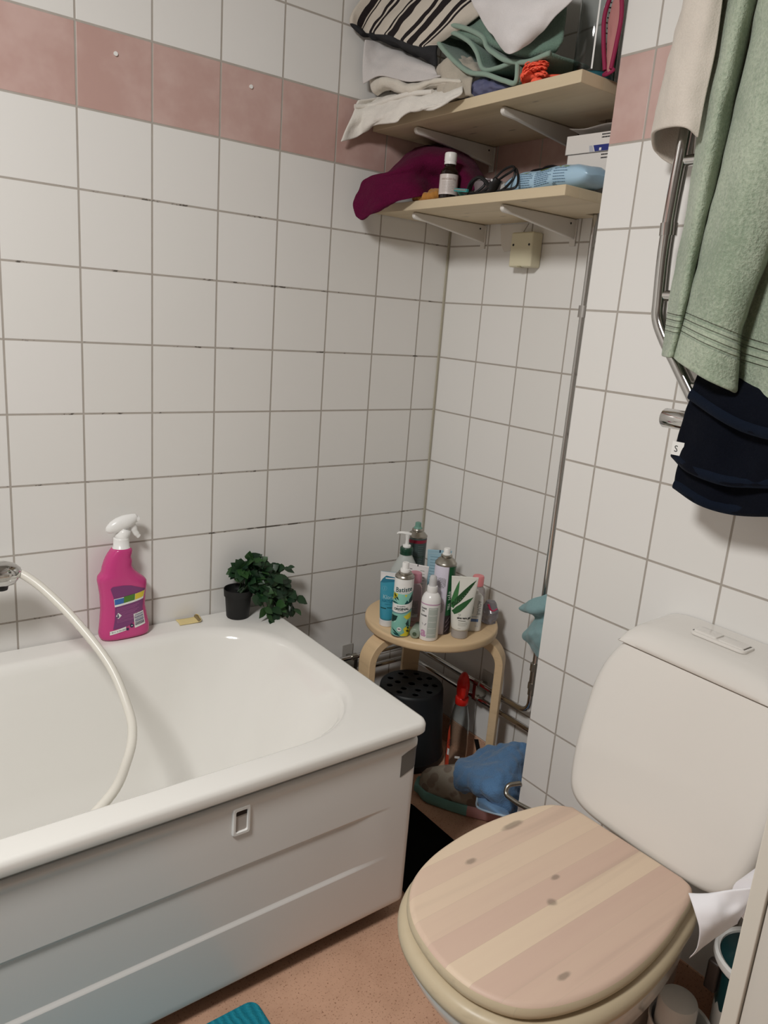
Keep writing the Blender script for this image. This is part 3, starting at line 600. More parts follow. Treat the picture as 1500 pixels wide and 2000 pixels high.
for x, z, w in ((-.911, 1.69, 'left of the two white wall plugs in the pink tile band'), (-.616, 1.696, 'right of the two white wall plugs in the pink tile band')):
    bm = BM(); tube(bm, [(x, -.0005, z), (x, -.003, z)], .0042, 12)
    tag(obj('wall_plug', bm, M_WHITE), w, 'wall plug', 'white plugs in the pink tiles')
hk = bm = BM()
tube(bm, [(-.2115, -.772, 1.835), (-.218, -.772, 1.835)], .020, 24)
bmesh.ops.scale(bm, verts=bm.verts, vec=(1, 1, 1.9), space=Matrix.Translation((0, 0, -1.835)))
tube(bm, catmull([(-.217, -.772, 1.83), (-.235, -.772, 1.822), (-.245, -.772, 1.84)], 5), .005, 10)
tag(obj('wall_hook', bm, M_WHITE, bevel=.0015), 'white oval wall hook at the top beside the white towel', 'hook')

# ---------------------------------------------------------------- shelves
def shelf(label, x0, x1, y0, z0, z1, notch=True):
    t = thing('wall_shelf', label, 'shelf', (-.14, -.32, z0), 0, 'pine shelves in the niche')
    bm = BM(); o = Vector((-.14, -.32, z0))
    out = [(x0, -.003), (x0, y0), (x1 - .05, y0), (x1 - .05, y0 + .06) , (x1, y0 + .06), (x1, -.003)]
    out = [(a - o.x, b - o.y) for a, b in out]
    # rear right corner is cut out for the riser pipe
    out = [(x0, -.003), (x0, y0), (-.052, y0), (-.052, -.506), (-.001, -.506), (-.001, -.003)]
    out = [(a - o.x, b - o.y) for a, b in out]
    prism(bm, out, 0, z1 - z0, 0)
    obj('board', bm, M_SHELF, t, smooth=False, bevel=.0012)
    return t
shelf('upper pine shelf board piled with towels, on white brackets', -.284, 0, -.649, 1.668, 1.690)
shelf('lower pine shelf board with bottle and packets, on white brackets', -.262, 0, -.625, 1.481, 1.501)
def bracket(y, ztop, ln, label):
    b = thing('shelf_bracket', label, 'bracket', (0, y, ztop), 0, 'white shelf brackets')
    bm = BM(); t = .011
    prof = [(-.001, -.001), (-ln, -.001), (-ln - .004, -.004), (-ln - .004, -.012), (-ln + .002, -.0165), (-ln*.84, -.0185), (-.012, -.044), (-.001, -.046)]
    A = [bm.verts.new((x, -t/2, z)) for x, z in prof]; B = [bm.verts.new((x, t/2, z)) for x, z in prof]
    bm.faces.new(A); bm.faces.new(B[::-1])
    for i in range(len(prof)):
        j = (i+1) % len(prof); bm.faces.new((A[i], B[i], B[j], A[j]))
    obj('arm', bm, M_BRACKET, b, bevel=.0025, smooth=True)
    bm = BM(); box(bm, -.004, -.0005, -.0085, .0085, -.06, -.001); obj('wall_plate', bm, M_BRACKET, b, bevel=.001)
    bm = BM(); tube(bm, [(-.022, -t/2 - .0002, -.012), (-.022, -t/2 - .0008, -.012)], .0024, 10); obj('screw_hole', bm, M_BLACK, b)
for y, z, w in ((-.14, 1.668, 'left white bracket under the upper shelf'), (-.425, 1.668, 'right white bracket under the upper shelf'), (-.137, 1.481, 'left white bracket under the lower shelf'), (-.437, 1.481, 'right white bracket under the lower shelf')):
    bracket(y, z, .255 if z > 1.6 else .238, w)

# ---------------------------------------------------------------- towels and cloths on the upper shelf
def striped():
    g = G('striped_terry'); uv = g.n('UVMap').outputs[0]; s = g.n('SeparateXYZ', {0: uv}); u = s.outputs[0]; v = s.outputs[1]
    f = g.noise(g.pos(), 420, 2.)
    u = g.m('ADD', u, g.m('MULTIPLY', g.noise(g.pos(), 18., 2.), .03))
    r = g.n('ValToRGB', {0: u}); cr = r.color_ramp; cr.interpolation = 'CONSTANT'
    stops = [(0, 'b'), (.10, 'k'), (.17, 'b'), (.185, 'k'), (.20, 'b'), (.30, 'k'), (.325, 'b'), (.34, 'k'), (.365, 'b'), (.46, 'k'), (.475, 'b'), (.49, 'k'), (.55, 'b'), (.60, 'b'), (.63, 'k'), (.66, 'b'), (.68, 'k'), (.74, 'b'), (.80, 'k'), (.835, 'b'), (.85, 'k'), (.87, 'b')]
    cr.elements.remove(cr.elements[1])
    for i, (p, c) in enumerate(stops):
        e = cr.elements[0] if i == 0 else cr.elements.new(p)
        e.position = p; e.color = lin('#c9c0b4') if c == 'b' else lin('#2a2526')
    col = g.mix(g.step(v, .655, .67), r.outputs[0], lin('#343436'))
    g.bump(f, .5, .0012)
    return g.set(**{'Base Color': col, 'Roughness': .95, 'Specular IOR Level': .1})
o = sheet('bath_towel', STRIPED, striped(), None, .010, 10, 8, .005, 30, 1)
tag(o, 'black and beige striped towel with dark hem folded on the upper shelf', 'towel')
M_WTERRY = cloth_mat('white_terry', '#e6e1d9', 380, .5)
M_GCLOTH = cloth_mat('grey_white_linen', '#cfcac8', 500, .25)
o = sheet('towel', WHITE_DRAPE, M_WTERRY, None, .005, 10, 8, .004, 35, 2); tag(o, 'white towel drooping over the left front of the upper shelf', 'towel')
bm = BM(); tube(bm, catmull(HEM_ONE, 8), .0055, 10); o2 = obj('hem', bm, M_WTERRY, o)
o = sheet('linen_cloth', GREY_CLOTH, M_GCLOTH, None, .004, 10, 8, .004, 25, 4); tag(o, 'pale grey cloth with scalloped edge under the striped towel', 'cloth')
o = sheet('towel', FOLD_CLOTH, cloth_mat('cream_terry', '#d9d2c6', 380, .5), None, .006, 10, 8, .004, 35, 6); tag(o, 'cream folded towel between the grey cloth and the drooping white towel', 'towel')
gt = cloth_mat('sage_terry', '#718b7d', 330, .8, .15, .0025)
gh = cloth_mat('sage_hem', '#8da395', 500, .4)
t = thing('bath_towel', 'sage green towel folded in loops on the upper shelf', 'towel', (-.22, -.38, 1.69))
off = -Vector(t.location)
def loc(grid): return [[Vector(p) + off for p in r] for r in grid]
sheet('top_fold', loc(GREEN_BODY), gt, t, .010, 10, 8, .004, 25, 8)
def ribbon(name, pts, back, thick, mat, parent, drop=.0):
    P = [Vector(p) + off for p in pts]
    rows = [P, [p + Vector((back*.35, 0, .001)) for p in P], [p + Vector((back, 0, .004)) for p in P]]
    return sheet(name, rows, mat, parent, thick, 8, 4, .0015, 40, 9)
for nm, pth, bk in (('front_fold', GREEN_LOOP, .12), ('inner_fold', GREEN_INNER, .10)):
    fo_ = ribbon(nm, pth, bk, .008, gt, t)
    bm = BM(); tube(bm, [p + off + Vector((-.001, 0, 0)) for p in catmull(pth, 8)], .0048, 8); obj('hem', bm, gh, fo_, angle=0)
o = sheet('shirt', WHITE_GARMENT, cloth_mat('white_cotton', '#dedada', 600, .15), None, .003, 10, 8, .005, 22, 11)
tag(o, 'white garment hanging to a point over the sage green towel', 'clothing')
t = thing('beige_cloth', 'crumpled beige cloth wedged under the sage green towel', 'cloth', (-.26, -.28, 1.692))
g_ = [[(.02, .06, .10), (.02, .02, .10), (.02, -.02, .09), (.02, -.07, .06)], [(-.015, .05, .085), (-.022, .015, .085), (-.015, -.025, .066), (-.01, -.065, .045)], [(-.025, .05, .012), (-.03, .02, .02), (-.04, -.02, .012), (-.02, -.07, .008)], [(0, .05, .002), (0, .02, .002), (0, -.02, .002), (0, -.07, .002)]]
sheet('fabric', g_, cloth_mat('beige_terry', '#b9b0a2', 380, .5), t, .006, 8, 7, .010, 50, 13)
t = thing('bottle', 'large clear plastic bottle with teal base at the right end of the upper shelf', 'bottle', (-.19, -.593, 1.6905), -50)
bm = BM(); lathe(bm, [(.036, .012), (.0385, .016), (.0385, .15), (.037, .156), (.0385, .162), (.0385, .24), (.03, .275), (.014, .295), (.0135, .32)], (0, 0, 0), 36)
bmesh.ops.delete(bm, geom=[f for f in bm.faces if len(f.verts) > 4], context='FACES_ONLY')
o = obj('bottle_body', bm, M_CLEAR, t); s_ = o.modifiers.new('solidify', 'SOLIDIFY'); s_.thickness = .0012
bm = BM(); lathe(bm, [(.034, 0), (.0395, .002), (.0397, .014), (.037, .018)], (0, 0, 0), 36); obj('base', bm, plain('teal_plastic', '#2c5f68', .3), t)
bm = BM(); cm = cylmap(.0385, .0004); decal(bm, rect(-.004, -.001, .02, .2), cm, 0)
for i in range(16): decal(bm, rect(.012 + .002 * (i % 3), .026 - .003 * (i % 4), .045 + i * .0085, .0475 + i * .0085), cm, 1)
obj('label', bm, [M_WHITE, M_GREYINK], t, recalc=False)
t = thing('net_pouch', 'dark pink net pouch hanging at the right end of the upper shelf', 'pouch', (-.215, -.655, 1.692))
bm = BM(); tube(bm, catmull([(0, .012, .012), (-.002, .022, .06), (-.004, .026, .105), (-.004, .014, .138), (-.004, -.004, .135), (-.003, -.012, .095), (-.002, -.008, .05), (0, -.002, .012)], 8), .004, 10)
obj('edge_binding', bm, plain('dark_pink_fabric', '#8f1f48', .7), t)
g_ = [[(0, .012, .13), (-.004, .005, .135), (0, -.004, .13)], [(.004, .022, .10), (0, .006, .10), (.002, -.010, .095)], [(.004, .018, .055), (0, .005, .055), (.003, -.007, .05)], [(.002, .008, .008), (0, .004, .006), (.002, 0, .008)]]
sheet('net', g_, plain('dusty_pink_net', '#b97f7c', .9), t, .002, 6, 6, .002, 60, 2)
bm = BM(); tube(bm, catmull([(.004, .004, .012), (-.002, .012, .004), (-.006, 0, .002), (-.002, -.01, .008), (.004, 0, .014)], 6), .003, 8); obj('cord', bm, MATS['dark_pink_fabric'], t)
t = thing('hair_scrunchie', 'coral fabric flower hair tie on the upper shelf edge', 'hair tie', (-.262, -.522, 1.692))
bm = BM(); rnd = random.Random(2); mcoral = plain('coral_fabric', '#ff6a4e', .75)
for i in range(34):
    a = rnd.uniform(0, 2*PI); el = rnd.uniform(-.2, 1.35); c = Vector((-.006 - .012*math.sin(el)*.6, .020*math.cos(a)*math.cos(el)*.9, .016 + .018*math.sin(a)*math.cos(el)*.7 + .004))
    d = Vector((-math.sin(el)-.2, math.cos(a)*math.cos(el), math.sin(a)*math.cos(el)*.9+.15)).normalized()
    w = d.cross(Vector((.3, .2, 1))).normalized(); n = w.cross(d); s = rnd.uniform(.013, .019); R_ = []
    for tt, ww, bb in ((0, .3, 0), (.4, .62, .12), (.8, .6, .1), (1.05, .28, -.12)):
        R_.append([bm.verts.new(c + d*s*tt + w*s*ww*q + n*s*(bb - .18*q*q)) for q in (-1, -.5, 0, .5, 1)])
    for a_, b_ in zip(R_, R_[1:]):
        for k in range(4): bm.faces.new((a_[k], a_[k+1], b_[k+1], b_[k]))
o = obj('flower', bm, mcoral, t, angle=0, recalc=False); s_ = o.modifiers.new('solidify', 'SOLIDIFY'); s_.thickness = .0012
bm = BM(); tube(bm, catmull([(.0, .062, .004), (-.004, .045, .010), (-.006, .022, .016), (0, 0, .014), (.01, -.02, .012), (.012, -.045, .008)], 8), [.004 + .010 * math.sin(PI * min(1, i / 30)) for i in range(41)], 12, flat=(.7, 1))
obj('band', bm, mcoral, t, angle=0)
t = thing('plastic_bag', 'crumpled blue translucent plastic bag on the upper shelf edge', 'bag', (-.25, -.37, 1.691))
g_ = [[(.06, .06, .03), (.06, .03, .04), (.06, -.01, .04), (.06, -.05, .03), (.06, -.08, .01)], [(-.005, .066, .012), (-.012, .03, .034), (-.012, -.01, .038), (-.01, -.045, .024), (-.005, -.085, .006)], [(-.018, .072, .006), (-.026, .035, .018), (-.028, -.005, .02), (-.024, -.045, .012), (-.018, -.088, .003)], [(-.012, .07, .001), (-.02, .035, .001), (-.022, -.005, .001), (-.02, -.045, .001), (-.014, -.085, .001)]]
sheet('bag_film', g_, plain('blue_film', '#7d80a6', .2, trans=.5), t, .0008, 8, 7, .006, 60, 21, subsurf=0)

# ---------------------------------------------------------------- things on the lower shelf
o = sheet('towel', MAROON, cloth_mat('maroon_terry', '#5c1136', 330, .8, .25, .0025), None, .008, 9, 8, .005, 26, 31); tag(o, 'dark maroon towel draped over the left end of the lower shelf', 'towel')
t = thing('hair_scrunchie', 'orange terry scrunchie beside the brown medicine bottle', 'hair tie', (-.235, -.175, 1.502))
bm = BM(); P = [(.0 + .012*math.sin(a), .036*math.cos(a), .013 + .006*math.sin(a)) for a in [2*PI*i/48 for i in range(48)]]; P.append(P[0])
tube(bm, P, [.0105 + .0022 * math.sin(i * 2.1) for i in range(49)], 12); obj('ring', bm, cloth_mat('orange_terry', '#b98140', 380, .6), t, angle=0)
t = thing('medicine_bottle', 'brown glass medicine bottle with white cap on the lower shelf', 'bottle', (-.236, -.251, 1.5015), -42)
bm = BM(); lathe(bm, [(.017, 0), (.0205, .002), (.021, .005), (.021, .054), (.0195, .060), (.015, .066), (.0125, .069), (.0125, .075)], (0, 0, 0), 36); obj('bottle_body', bm, plain('brown_glass', '#160a06', .06, spec=.8), t)
bm = BM(); rings = []
for r, z in ((.0135, .0745), (.0138, .0765), (.0138, .079), (.0128, .0795), (.0132, .0805), (.0138, .082), (.0136, .096), (.013, .099), (.011, .1)):
    rings.append([((r + (.0004 if i % 2 and .081 < z < .097 else 0)) * math.cos(2*PI*i/72), (r + (.0004 if i % 2 and .081 < z < .097 else 0)) * math.sin(2*PI*i/72), z) for i in range(72)])
loft(bm, rings); obj('cap', bm, M_WHITE, t)
bm = BM(); cm = cylmap(.021, .0003); c2 = cylmap(.021, .0006)
decal(bm, rect(-.036, .036, .009, .052), cm, 0); text(bm, 'HANDSKÖLJ', .0062, c2, 1, 0, .041); lines(bm, c2, 2, -.016, .016, .015, .035, 7, .0012, 3)
obj('label', bm, [plain('paper_label', '#cfc6c2', .35), plain('brown_print', '#8d7466', .6), plain('pale_print', '#b5aaa4', .6)], t, recalc=False)
t = thing('razor', 'turquoise disposable razor in front of the medicine bottle', 'razor', (-.25, -.315, 1.502), 0)
bm = BM(); tube(bm, catmull([(.06, .03, .004), (.03, .022, .005), (.005, .012, .009), (-.004, .006, .012)], 6), [.004]*18 + [.0025], 10); obj('handle', bm, plain('turquoise_plastic', '#3f9a9c', .3), t)
bm = BM(); box(bm, -.010, -.002, -.026, .017, .008, .015, rot=Matrix.Rotation(.12, 3, 'X')); obj('head', bm, MATS['turquoise_plastic'], t, bevel=.0015)
bm = BM(); box(bm, -.0112, -.0098, -.024, .015, .011, .0132, rot=Matrix.Rotation(.12, 3, 'X'), c=(-.006, -.0045, .0115)); obj('blade', bm, M_STEEL, t)
t = thing('plastic_cup', 'small clear plastic tub behind the black cable', 'cup', (-.17, -.31, 1.502))
bm = BM(); lathe(bm, [(.024, .0005), (.026, .002), (.032, .040), (.035, .041), (.035, .045), (.0335, .045), (.0305, .041), (.0245, .004)], (0, 0, 0), 32); obj('cup_wall', bm, plain('milky_plastic', '#b9adb0', .25, trans=.6), t)
t = thing('headphone_cable', 'tangled black cable on the lower shelf', 'cable', (-.22, -.40, 1.502))
bm = BM(); rnd = random.Random(9)
P = [(-.02, .07, .004), (-.025, .05, .004), (-.015, .03, .022), (-.01, .045, .040), (-.02, .065, .034), (-.028, .068, .012), (-.024, .045, .004), (-.02, .02, .010), (-.005, -.005, .045), (0, -.03, .056), (-.005, -.045, .048), (-.01, -.02, .035), (-.01, .01, .022), (-.02, .03, .006), (-.028, .0, .004), (-.02, -.03, .006), (0, -.04, .03), (.0, -.045, .05), (-.005, -.06, .03), (-.015, -.065, .01), (-.026, -.04, .004)]
tube(bm, catmull(P, 8), .0026, 8); tube(bm, catmull([(-.01, .085, .004), (-.022, .06, .03), (-.024, .035, .036), (-.022, .012, .02), (-.024, .0, .004), (-.026, .03, .003), (-.022, .06, .003)], 8), .0042, 8)
obj('cord', bm, M_BLACK, t)
bm = BM(); tube(bm, [(-.03, -.012, .006), (-.032, -.018, .016), (-.03, -.026, .026)], [.010, .0125, .010], 14, flat=(.7, 1)); rm = obj('remote', bm, M_BLACK, t)
bm = BM(); tube(bm, [(-.041, -.016, .017), (-.0425, -.016, .017)], .0026, 12); tube(bm, [(-.041, -.020, .023), (-.0425, -.020, .023)], .0026, 12); obj('button', bm, plain('light_grey_plastic', '#c9c9c9', .4), rm)
t = thing('dark_cloth', 'folded black cloth behind the blue wipes packet', 'cloth', (-.10, -.42, 1.502))
g_ = [[(.05, .05, .07), (.05, 0, .075), (.05, -.05, .072), (.05, -.1, .06)], [(.0, .05, .068), (-.005, 0, .072), (-.01, -.05, .07), (0, -.1, .06)], [(-.02, .045, .045), (-.028, 0, .045), (-.03, -.05, .045), (-.025, -.1, .04)], [(-.01, .05, .002), (-.02, 0, .002), (-.02, -.05, .002), (-.01, -.1, .002)]]
sheet('fabric', g_, cloth_mat('black_cotton', '#121116', 400, .3), t, .005, 8, 6, .005, 40, 3)
t = thing('wipes_packet', 'pale blue soft packet of wipes on the lower shelf', 'packet', (-.18, -.525, 1.5015), -93)
bm = BM(); rings = []
N_ = 40
for i in range(29):
    u = -.118 + .236 * i / 28; e = abs(u) / .118; h = .0235 * (1 - e**6) ** .5 if e < 1 else 0; h = max(.0012, h); d = .044 * (1 - .16 * e**4)
    cz = .0245 + .006 * (1 - e) * math.sin(u * 40) * .5
    if i in (0, 28): h = .0012
    r_ = []
    for x, y, _ in ellring(0, 0, 0, d, h, N_, 2.8):
        p = Vector((u, x, cz + y)); w = noise.noise(p * 45) * .003 * (.4 + e)
        r_.append((u, x * (1 + w * 3), cz * (1 if y > 0 else 1) + y + (w if y > -.002 else 0)))
    rings.append(r_)
loft(bm, rings)
for v in bm.verts: v.co.z = max(v.co.z, .0006)
wb = obj('packet_body', bm, plain('pale_blue_film', '#a9c9df', .28), t, angle=0)
bm = BM()
def wmap(u, v):
    e = abs(u) / .118; d = .044 * (1 - .16 * e**4); h = .0235 * (1 - e**6) ** .5; z = max(-.95*h, min(.95*h, v - .0245))
    return (u, -d * (1 - abs(z / h) ** 2.8) ** (1/2.8) - .0016, z + .0245 + .006*(1-e)*math.sin(u*40)*.5)
for k, (a, b, n) in enumerate(((-.066, -.022, 7), (-.018, .028, 8), (.034, .074, 6))): lines(bm, wmap, 0, a, b, .012, .038, n, .0011, k)
text(bm, 'XXL', .006, wmap, 1, .036, .009)
for a in (-.07, -.012, .04): decal(bm, [(a, .0435), (a + .03, .0425), (a + .022, .0405), (a + .004, .041)], wmap, 2)
obj('label', bm, [plain('blue_grey_print', '#5f7f9c', .5), M_INK, plain('olive_print', '#8a9a52', .5)], t, recalc=False)
def carton(name, label, loc, rz, sx, sy, sz, open_top=False, stripe=True):
    t = thing(name, label, 'box', loc, rz, 'white cartons at the right end of the lower shelf')
    bm = BM(); W = .0006
    box(bm, -sx/2, sx/2, -sy/2, sy/2, 0, .001); box(bm, -sx/2, sx/2, -sy/2, -sy/2 + .001, 0, sz); box(bm, -sx/2, sx/2, sy/2 - .001, sy/2, 0, sz)
    box(bm, -sx/2, -sx/2 + .001, -sy/2, sy/2, 0, sz); box(bm, sx/2 - .001, sx/2, -sy/2, sy/2, 0, sz)
    if not open_top: box(bm, -sx/2, sx/2, -sy/2, sy/2, sz - .001, sz)
    obj('carton', bm, plain('white_card', '#e2dcd6', .5), t, smooth=False)
    if open_top:
        bm = BM(); g2 = [[(-sx/2, sy/2, sz), (-sx*.2, sy/2, sz), (sx*.2, sy/2, sz), (sx/2, sy/2, sz)], [(-sx/2, 0, sz + .013), (-sx*.2, .002, sz + .010), (sx*.2, 0, sz + .013), (sx/2, 0, sz + .011)], [(-sx/2, -sy*.45, sz + .016), (-sx*.2, -sy*.45, sz + .012), (sx*.2, -sy*.47, sz + .016), (sx/2, -sy*.45, sz + .014)]]
        sheet('flap', g2, MATS['white_card'], t, .0007, 4, 4, subsurf=0)
    bm = BM(); fm = lambda u, v: (u, -sy/2 - .0004, v)
    if stripe:
        decal(bm, [(sx*.08, .001), (sx/2, .001), (sx/2, sz*.36), (sx*.04, sz*.36)], fm, 0)
        decal(bm, rect(sx*.16, sx*.2, sz*.06, sz*.2), lambda u, v: (u, -sy/2 - .0007, v), 1)
        decal(bm, [(-sx*.02, .001), (sx*.06, .001), (sx*.02, sz*.36), (-sx*.04, sz*.36)], fm, 2)
        obj('stripe', bm, [plain('royal_blue_print', '#22307c', .4), M_WHITE, plain('silver_print', '#bcbcc4', .4)], t, recalc=False)
        bm = BM()
    lines(bm, fm, 3, sx*.18, sx*.38, sz*.7, sz*.85, 2, .0025, 1)
    obj('lettering', bm, [plain('royal_blue_print', '#22307c', .4), M_WHITE, plain('silver_print', '#bcbcc4', .4), M_INK], t, recalc=False)
carton('medicine_box', 'white carton with blue corner, topmost of the stack on the lower shelf', (-.094, -.563, 1.5855), -85, .125, .08, .036, True)
carton('medicine_box', 'plain white carton under the blue cornered one on the lower shelf', (-.094, -.566, 1.5435), -85, .12, .075, .0415, False, False)
carton('medicine_box', 'white carton at the bottom of the stack on the lower shelf', (-.092, -.566, 1.502), -85, .115, .075, .041, False, False)
# ---------------------------------------------------------------- towel rail and towels
rl = thing('towel_rail', 'chrome heated towel rail on the right wall', 'towel rail', (-.2112, -1.2, 1.10))
ro = Vector(rl.location)
bm = BM(); half = [Vector((-.29, -1.10, 2.05)), Vector((-.29, -.94, 2.05)), Vector((-.29, -.905, 2.035)), Vector((-.29, -.893, 2.0)), Vector((-.29, -.893, 1.8))] + [Vector(p) for p in RAIL] + [Vector((-.29, -1.035, 1.086)), Vector((-.29, -1.08, 1.072))]
main = half + [Vector((p.x, -2.38 - p.y, p.z)) for p in half[::-1]]; main.append(half[0])
tube(bm, [p - ro for p in catmull(main, 6)], .0125, 18); obj('outer_tube', bm, M_CHROME, rl)
bm = BM(); tube(bm, [Vector((-.29, -.8835, 1.415)) - ro, Vector((-.29, -.8845, 1.395)) - ro], .0145, 18)
obj('sleeve', bm, M_CHROME, rl)
for z, y0 in ((1.86, -.893), (1.51, -.893), (1.30, -.893), (1.158, -.975)):
    bm = BM()
    tube(bm, [Vector((-.29, y0, z)) - ro, Vector((-.29, -2.38 - y0, z)) - ro], .009, 14); obj('crossbar', bm, M_CHROME, rl)
for y, z in ((-.893, 1.30), (-.9, 1.93), (-1.49, 1.30), (-1.49, 1.93)):
    bm = BM(); tube(bm, [Vector((-.29, y, z)) - ro, Vector((-.212, y, z)) - ro], .009, 14); obj('wall_mount', bm, M_CHROME, rl)
bm = BM(); tube(bm, [Vector((-.29, y, 1.10)) - ro for y in (-.934, -.936, -.975, -1.03)], [.015, .0165, .0165, .0165], 24); obj('thermostat_knob', bm, M_CHROME, rl)
ob = sheet('towel', WHITE_TOWEL, cloth_mat('offwhite_terry', '#d8cfc4', 380, .55), None, .006, 10, 9, .003, 22, 41)
tag(ob, 'off white towel wrapped around the top left of the towel rail', 'towel')
def sage():
    g = G('sage_towel'); p = g.pos(); uv = g.n('UVMap').outputs[0]; v = g.n('SeparateXYZ', {0: uv}).outputs[1]
    f = g.noise(p, 210., 3., .65); f2 = g.noise(p, 10., 3.)
    bands = None
    for c in (.873, .888, .906, .921):
        k = g.step(g.m('ABSOLUTE', g.m('SUBTRACT', v, c)), .0014, .0043, 1., 0.)
        bands = k if bands is None else g.m('MAXIMUM', bands, k)
    flat = g.m('MAXIMUM', g.m('MULTIPLY', g.m('GREATER_THAN', v, .873), g.m('LESS_THAN', v, .921)), g.m('GREATER_THAN', v, .98))
    h = g.m('SUBTRACT', g.m('MULTIPLY', f, g.m('SUBTRACT', 1., g.m('MULTIPLY', flat, .7))), g.m('MULTIPLY', bands, .8))
    k = g.m('ADD', g.m('MULTIPLY', f, .55), g.m('MULTIPLY', f2, .45))
    base = g.mix(g.step(k, .32, .68), lin('#8d9c87'), lin('#b9c3af'))
    base = g.mix(g.m('MULTIPLY', bands, .35), base, lin('#758874'))
    g.bump(h, .9, .004)
    return g.set(**{'Base Color': base, 'Roughness': .95, 'Specular IOR Level': .1, 'Sheen Weight': .25})
o = sheet('bath_towel', GREEN_TOWEL, sage(), None, .007, 10, 14, .0025, 18, 43)
tag(o, 'large sage green towel hanging in folds on the towel rail', 'towel')
nv = cloth_mat('navy_terry', '#090d17', 330, .5, .35)
t = thing('towel', 'dark navy towel hanging folded at the bottom of the towel rail', 'towel', (-.3, -1.1, 1.1)); off = -Vector(t.location)
for nm, gr, sd in (('lower_layer', NAVY_A, 1), ('middle_layer', NAVY_B, 2), ('top_layer', NAVY_C, 3)):
    so = sheet(nm, loc(gr), nv, t, .006, 8, 8, .003, 25, sd)
    lastrow = catmull([Vector(p) + off for p in gr[-1]], 6)
    bm = BM(); tube(bm, [p + Vector((-.0005, 0, .007)) for p in lastrow], .007, 8, flat=(1.2, .42)); obj('hem', bm, cloth_mat('navy_hem', '#111927', 500, .4, .2), so)
bm = BM(); box(bm, -.3345, -.3337, -1.006, -.985, 1.048, 1.070)
for v in bm.verts: v.co += off
tg = obj('care_tag', bm, M_WHITE, t, smooth=False)
bm = BM(); text(bm, 'S', .015, lambda u, v: (-.3349 + off.x, -.993 + off.y - u, 1.058 + off.z + v), 0)
obj('tag_print', bm, M_INK, tg, recalc=False)

# ---------------------------------------------------------------- toilet
wc = thing('toilet', 'white toilet with pale striped pine lid and rounded cistern', 'toilet', (-.2112, -1.09, 0)); wo = Vector((-.2112, -1.09, 0))
LIDP = [(-.425, -.968), (-.455, -.942), (-.50, -.929), (-.56, -.921), (-.62, -.920), (-.68, -.926), (-.73, -.937), (-.775, -.956), (-.81, -.986), (-.833, -1.024), (-.844, -1.07), (-.845, -1.115), (-.836, -1.155), (-.812, -1.194), (-.775, -1.219), (-.72, -1.236), (-.66, -1.243), (-.60, -1.241), (-.54, -1.233), (-.49, -1.222), (-.45, -1.212), (-.422, -1.198), (-.4155, -1.18)]
LIDO = [(p.x, p.y) for p in catmull([(a, b, 0) for a, b in LIDP], 4)]
def grow(o, d, cxy=(-.62, -1.08)):
    res = []; n = len(o)
    for i in range(n):
        a, b = Vector(o[i-1]), Vector(o[(i+1) % n]); t = (b - a).normalized(); q = Vector((t.y, -t.x))
        if q.dot(Vector(o[i]) - Vector(cxy)) < 0: q = -q
        res.append((o[i][0] + q.x * d, o[i][1] + q.y * d))
    return res
def ringw(o, z): return [(x - wo.x, y - wo.y, z) for x, y in o]
bm = BM()
loft(bm, [ringw(grow(LIDO, -.004), .381), ringw(grow(LIDO, .003), .383), ringw(grow(LIDO, .007), .389), ringw(grow(LIDO, .007), .394), ringw(grow(LIDO, .004), .401), ringw(grow(LIDO, 0), .4045), ringw(grow(LIDO, -.004), .405)])
lid = obj('seat_lid', bm, [M_LID, M_RING], wc, angle=0)
me = lid.data
for p in me.polygons:
    p.material_index = 0 if p.normal.z > .6 else 1
bm = BM()
loft(bm, [ringw(grow(LIDO, .002), .351), ringw(grow(LIDO, .012), .352), ringw(grow(LIDO, .0175), .357), ringw(grow(LIDO, .0185), .364), ringw(grow(LIDO, .016), .372), ringw(grow(LIDO, .010), .3775), ringw(grow(LIDO, .003), .379)])
obj('seat_ring', bm, M_RING, wc, angle=0)
bm = BM(); n = len(LIDO); foot = []
rim = grow(LIDO, .008)
for x, y in rim:
    d = Vector((x + .62, y + 1.08)); a = math.atan2(d.y / .16, d.x / .21)
    foot.append((-.415 + .19 * math.copysign(abs(math.cos(a)) ** .8, math.cos(a)), -1.09 + .06 * math.copysign(abs(math.sin(a)) ** .8, math.sin(a))))
def mixo(k, s=1.): return [(a[0] * (1-k) + b[0] * k, a[1] * (1-k) + b[1] * k) for a, b in zip(rim, foot)]
loft(bm, [ringw(mixo(0), .352), ringw(grow(mixo(0), .002), .345), ringw(mixo(.03), .32), ringw(mixo(.16), .27), ringw(mixo(.55), .21), ringw(mixo(.82), .14), ringw(mixo(.96), .07), ringw(foot, .015), ringw(foot, 0)])
obj('bowl', bm, M_CERAMIC, wc, angle=0)
# cistern: rounded trapezoid front that leans back towards the top
YC = -1.096
out2 = [(-.146, .700), (-.150, .694), (-.160, .678), (-.172, .65), (-.180, .61), (-.181, .56), (-.179, .50), (-.172, .45), (-.163, .42), (-.146, .402), (-.12, .393), (-.08, .389), (0, .387)]
fo = [(p.x, p.y) for p in catmull([(a, b, 0) for a, b in out2], 4)]
outl = fo + [(-a, b) for a, b in fo[::-1][1:]]
def xf(z): return -.412 + (z - .4) * .262
def tank_ring(s, ins):
    r = []; cz = .55
    for y, z in outl:
        yy = y * (1 - ins / .17); zz = .70 if z > .697 else z + (ins if z < .5 else 0) * min(1, (.5 - z) / .1)
        r.append((((-.216) * (1 - s) + xf(zz) * s) - wo.x, YC - yy * -1 - wo.y, zz))
    return r
bm = BM(); loft(bm, [tank_ring(0, .02), tank_ring(.5, .006), tank_ring(.84, 0), tank_ring(.92, .002), tank_ring(.97, .007), tank_ring(.992, .014), tank_ring(1., .024)])
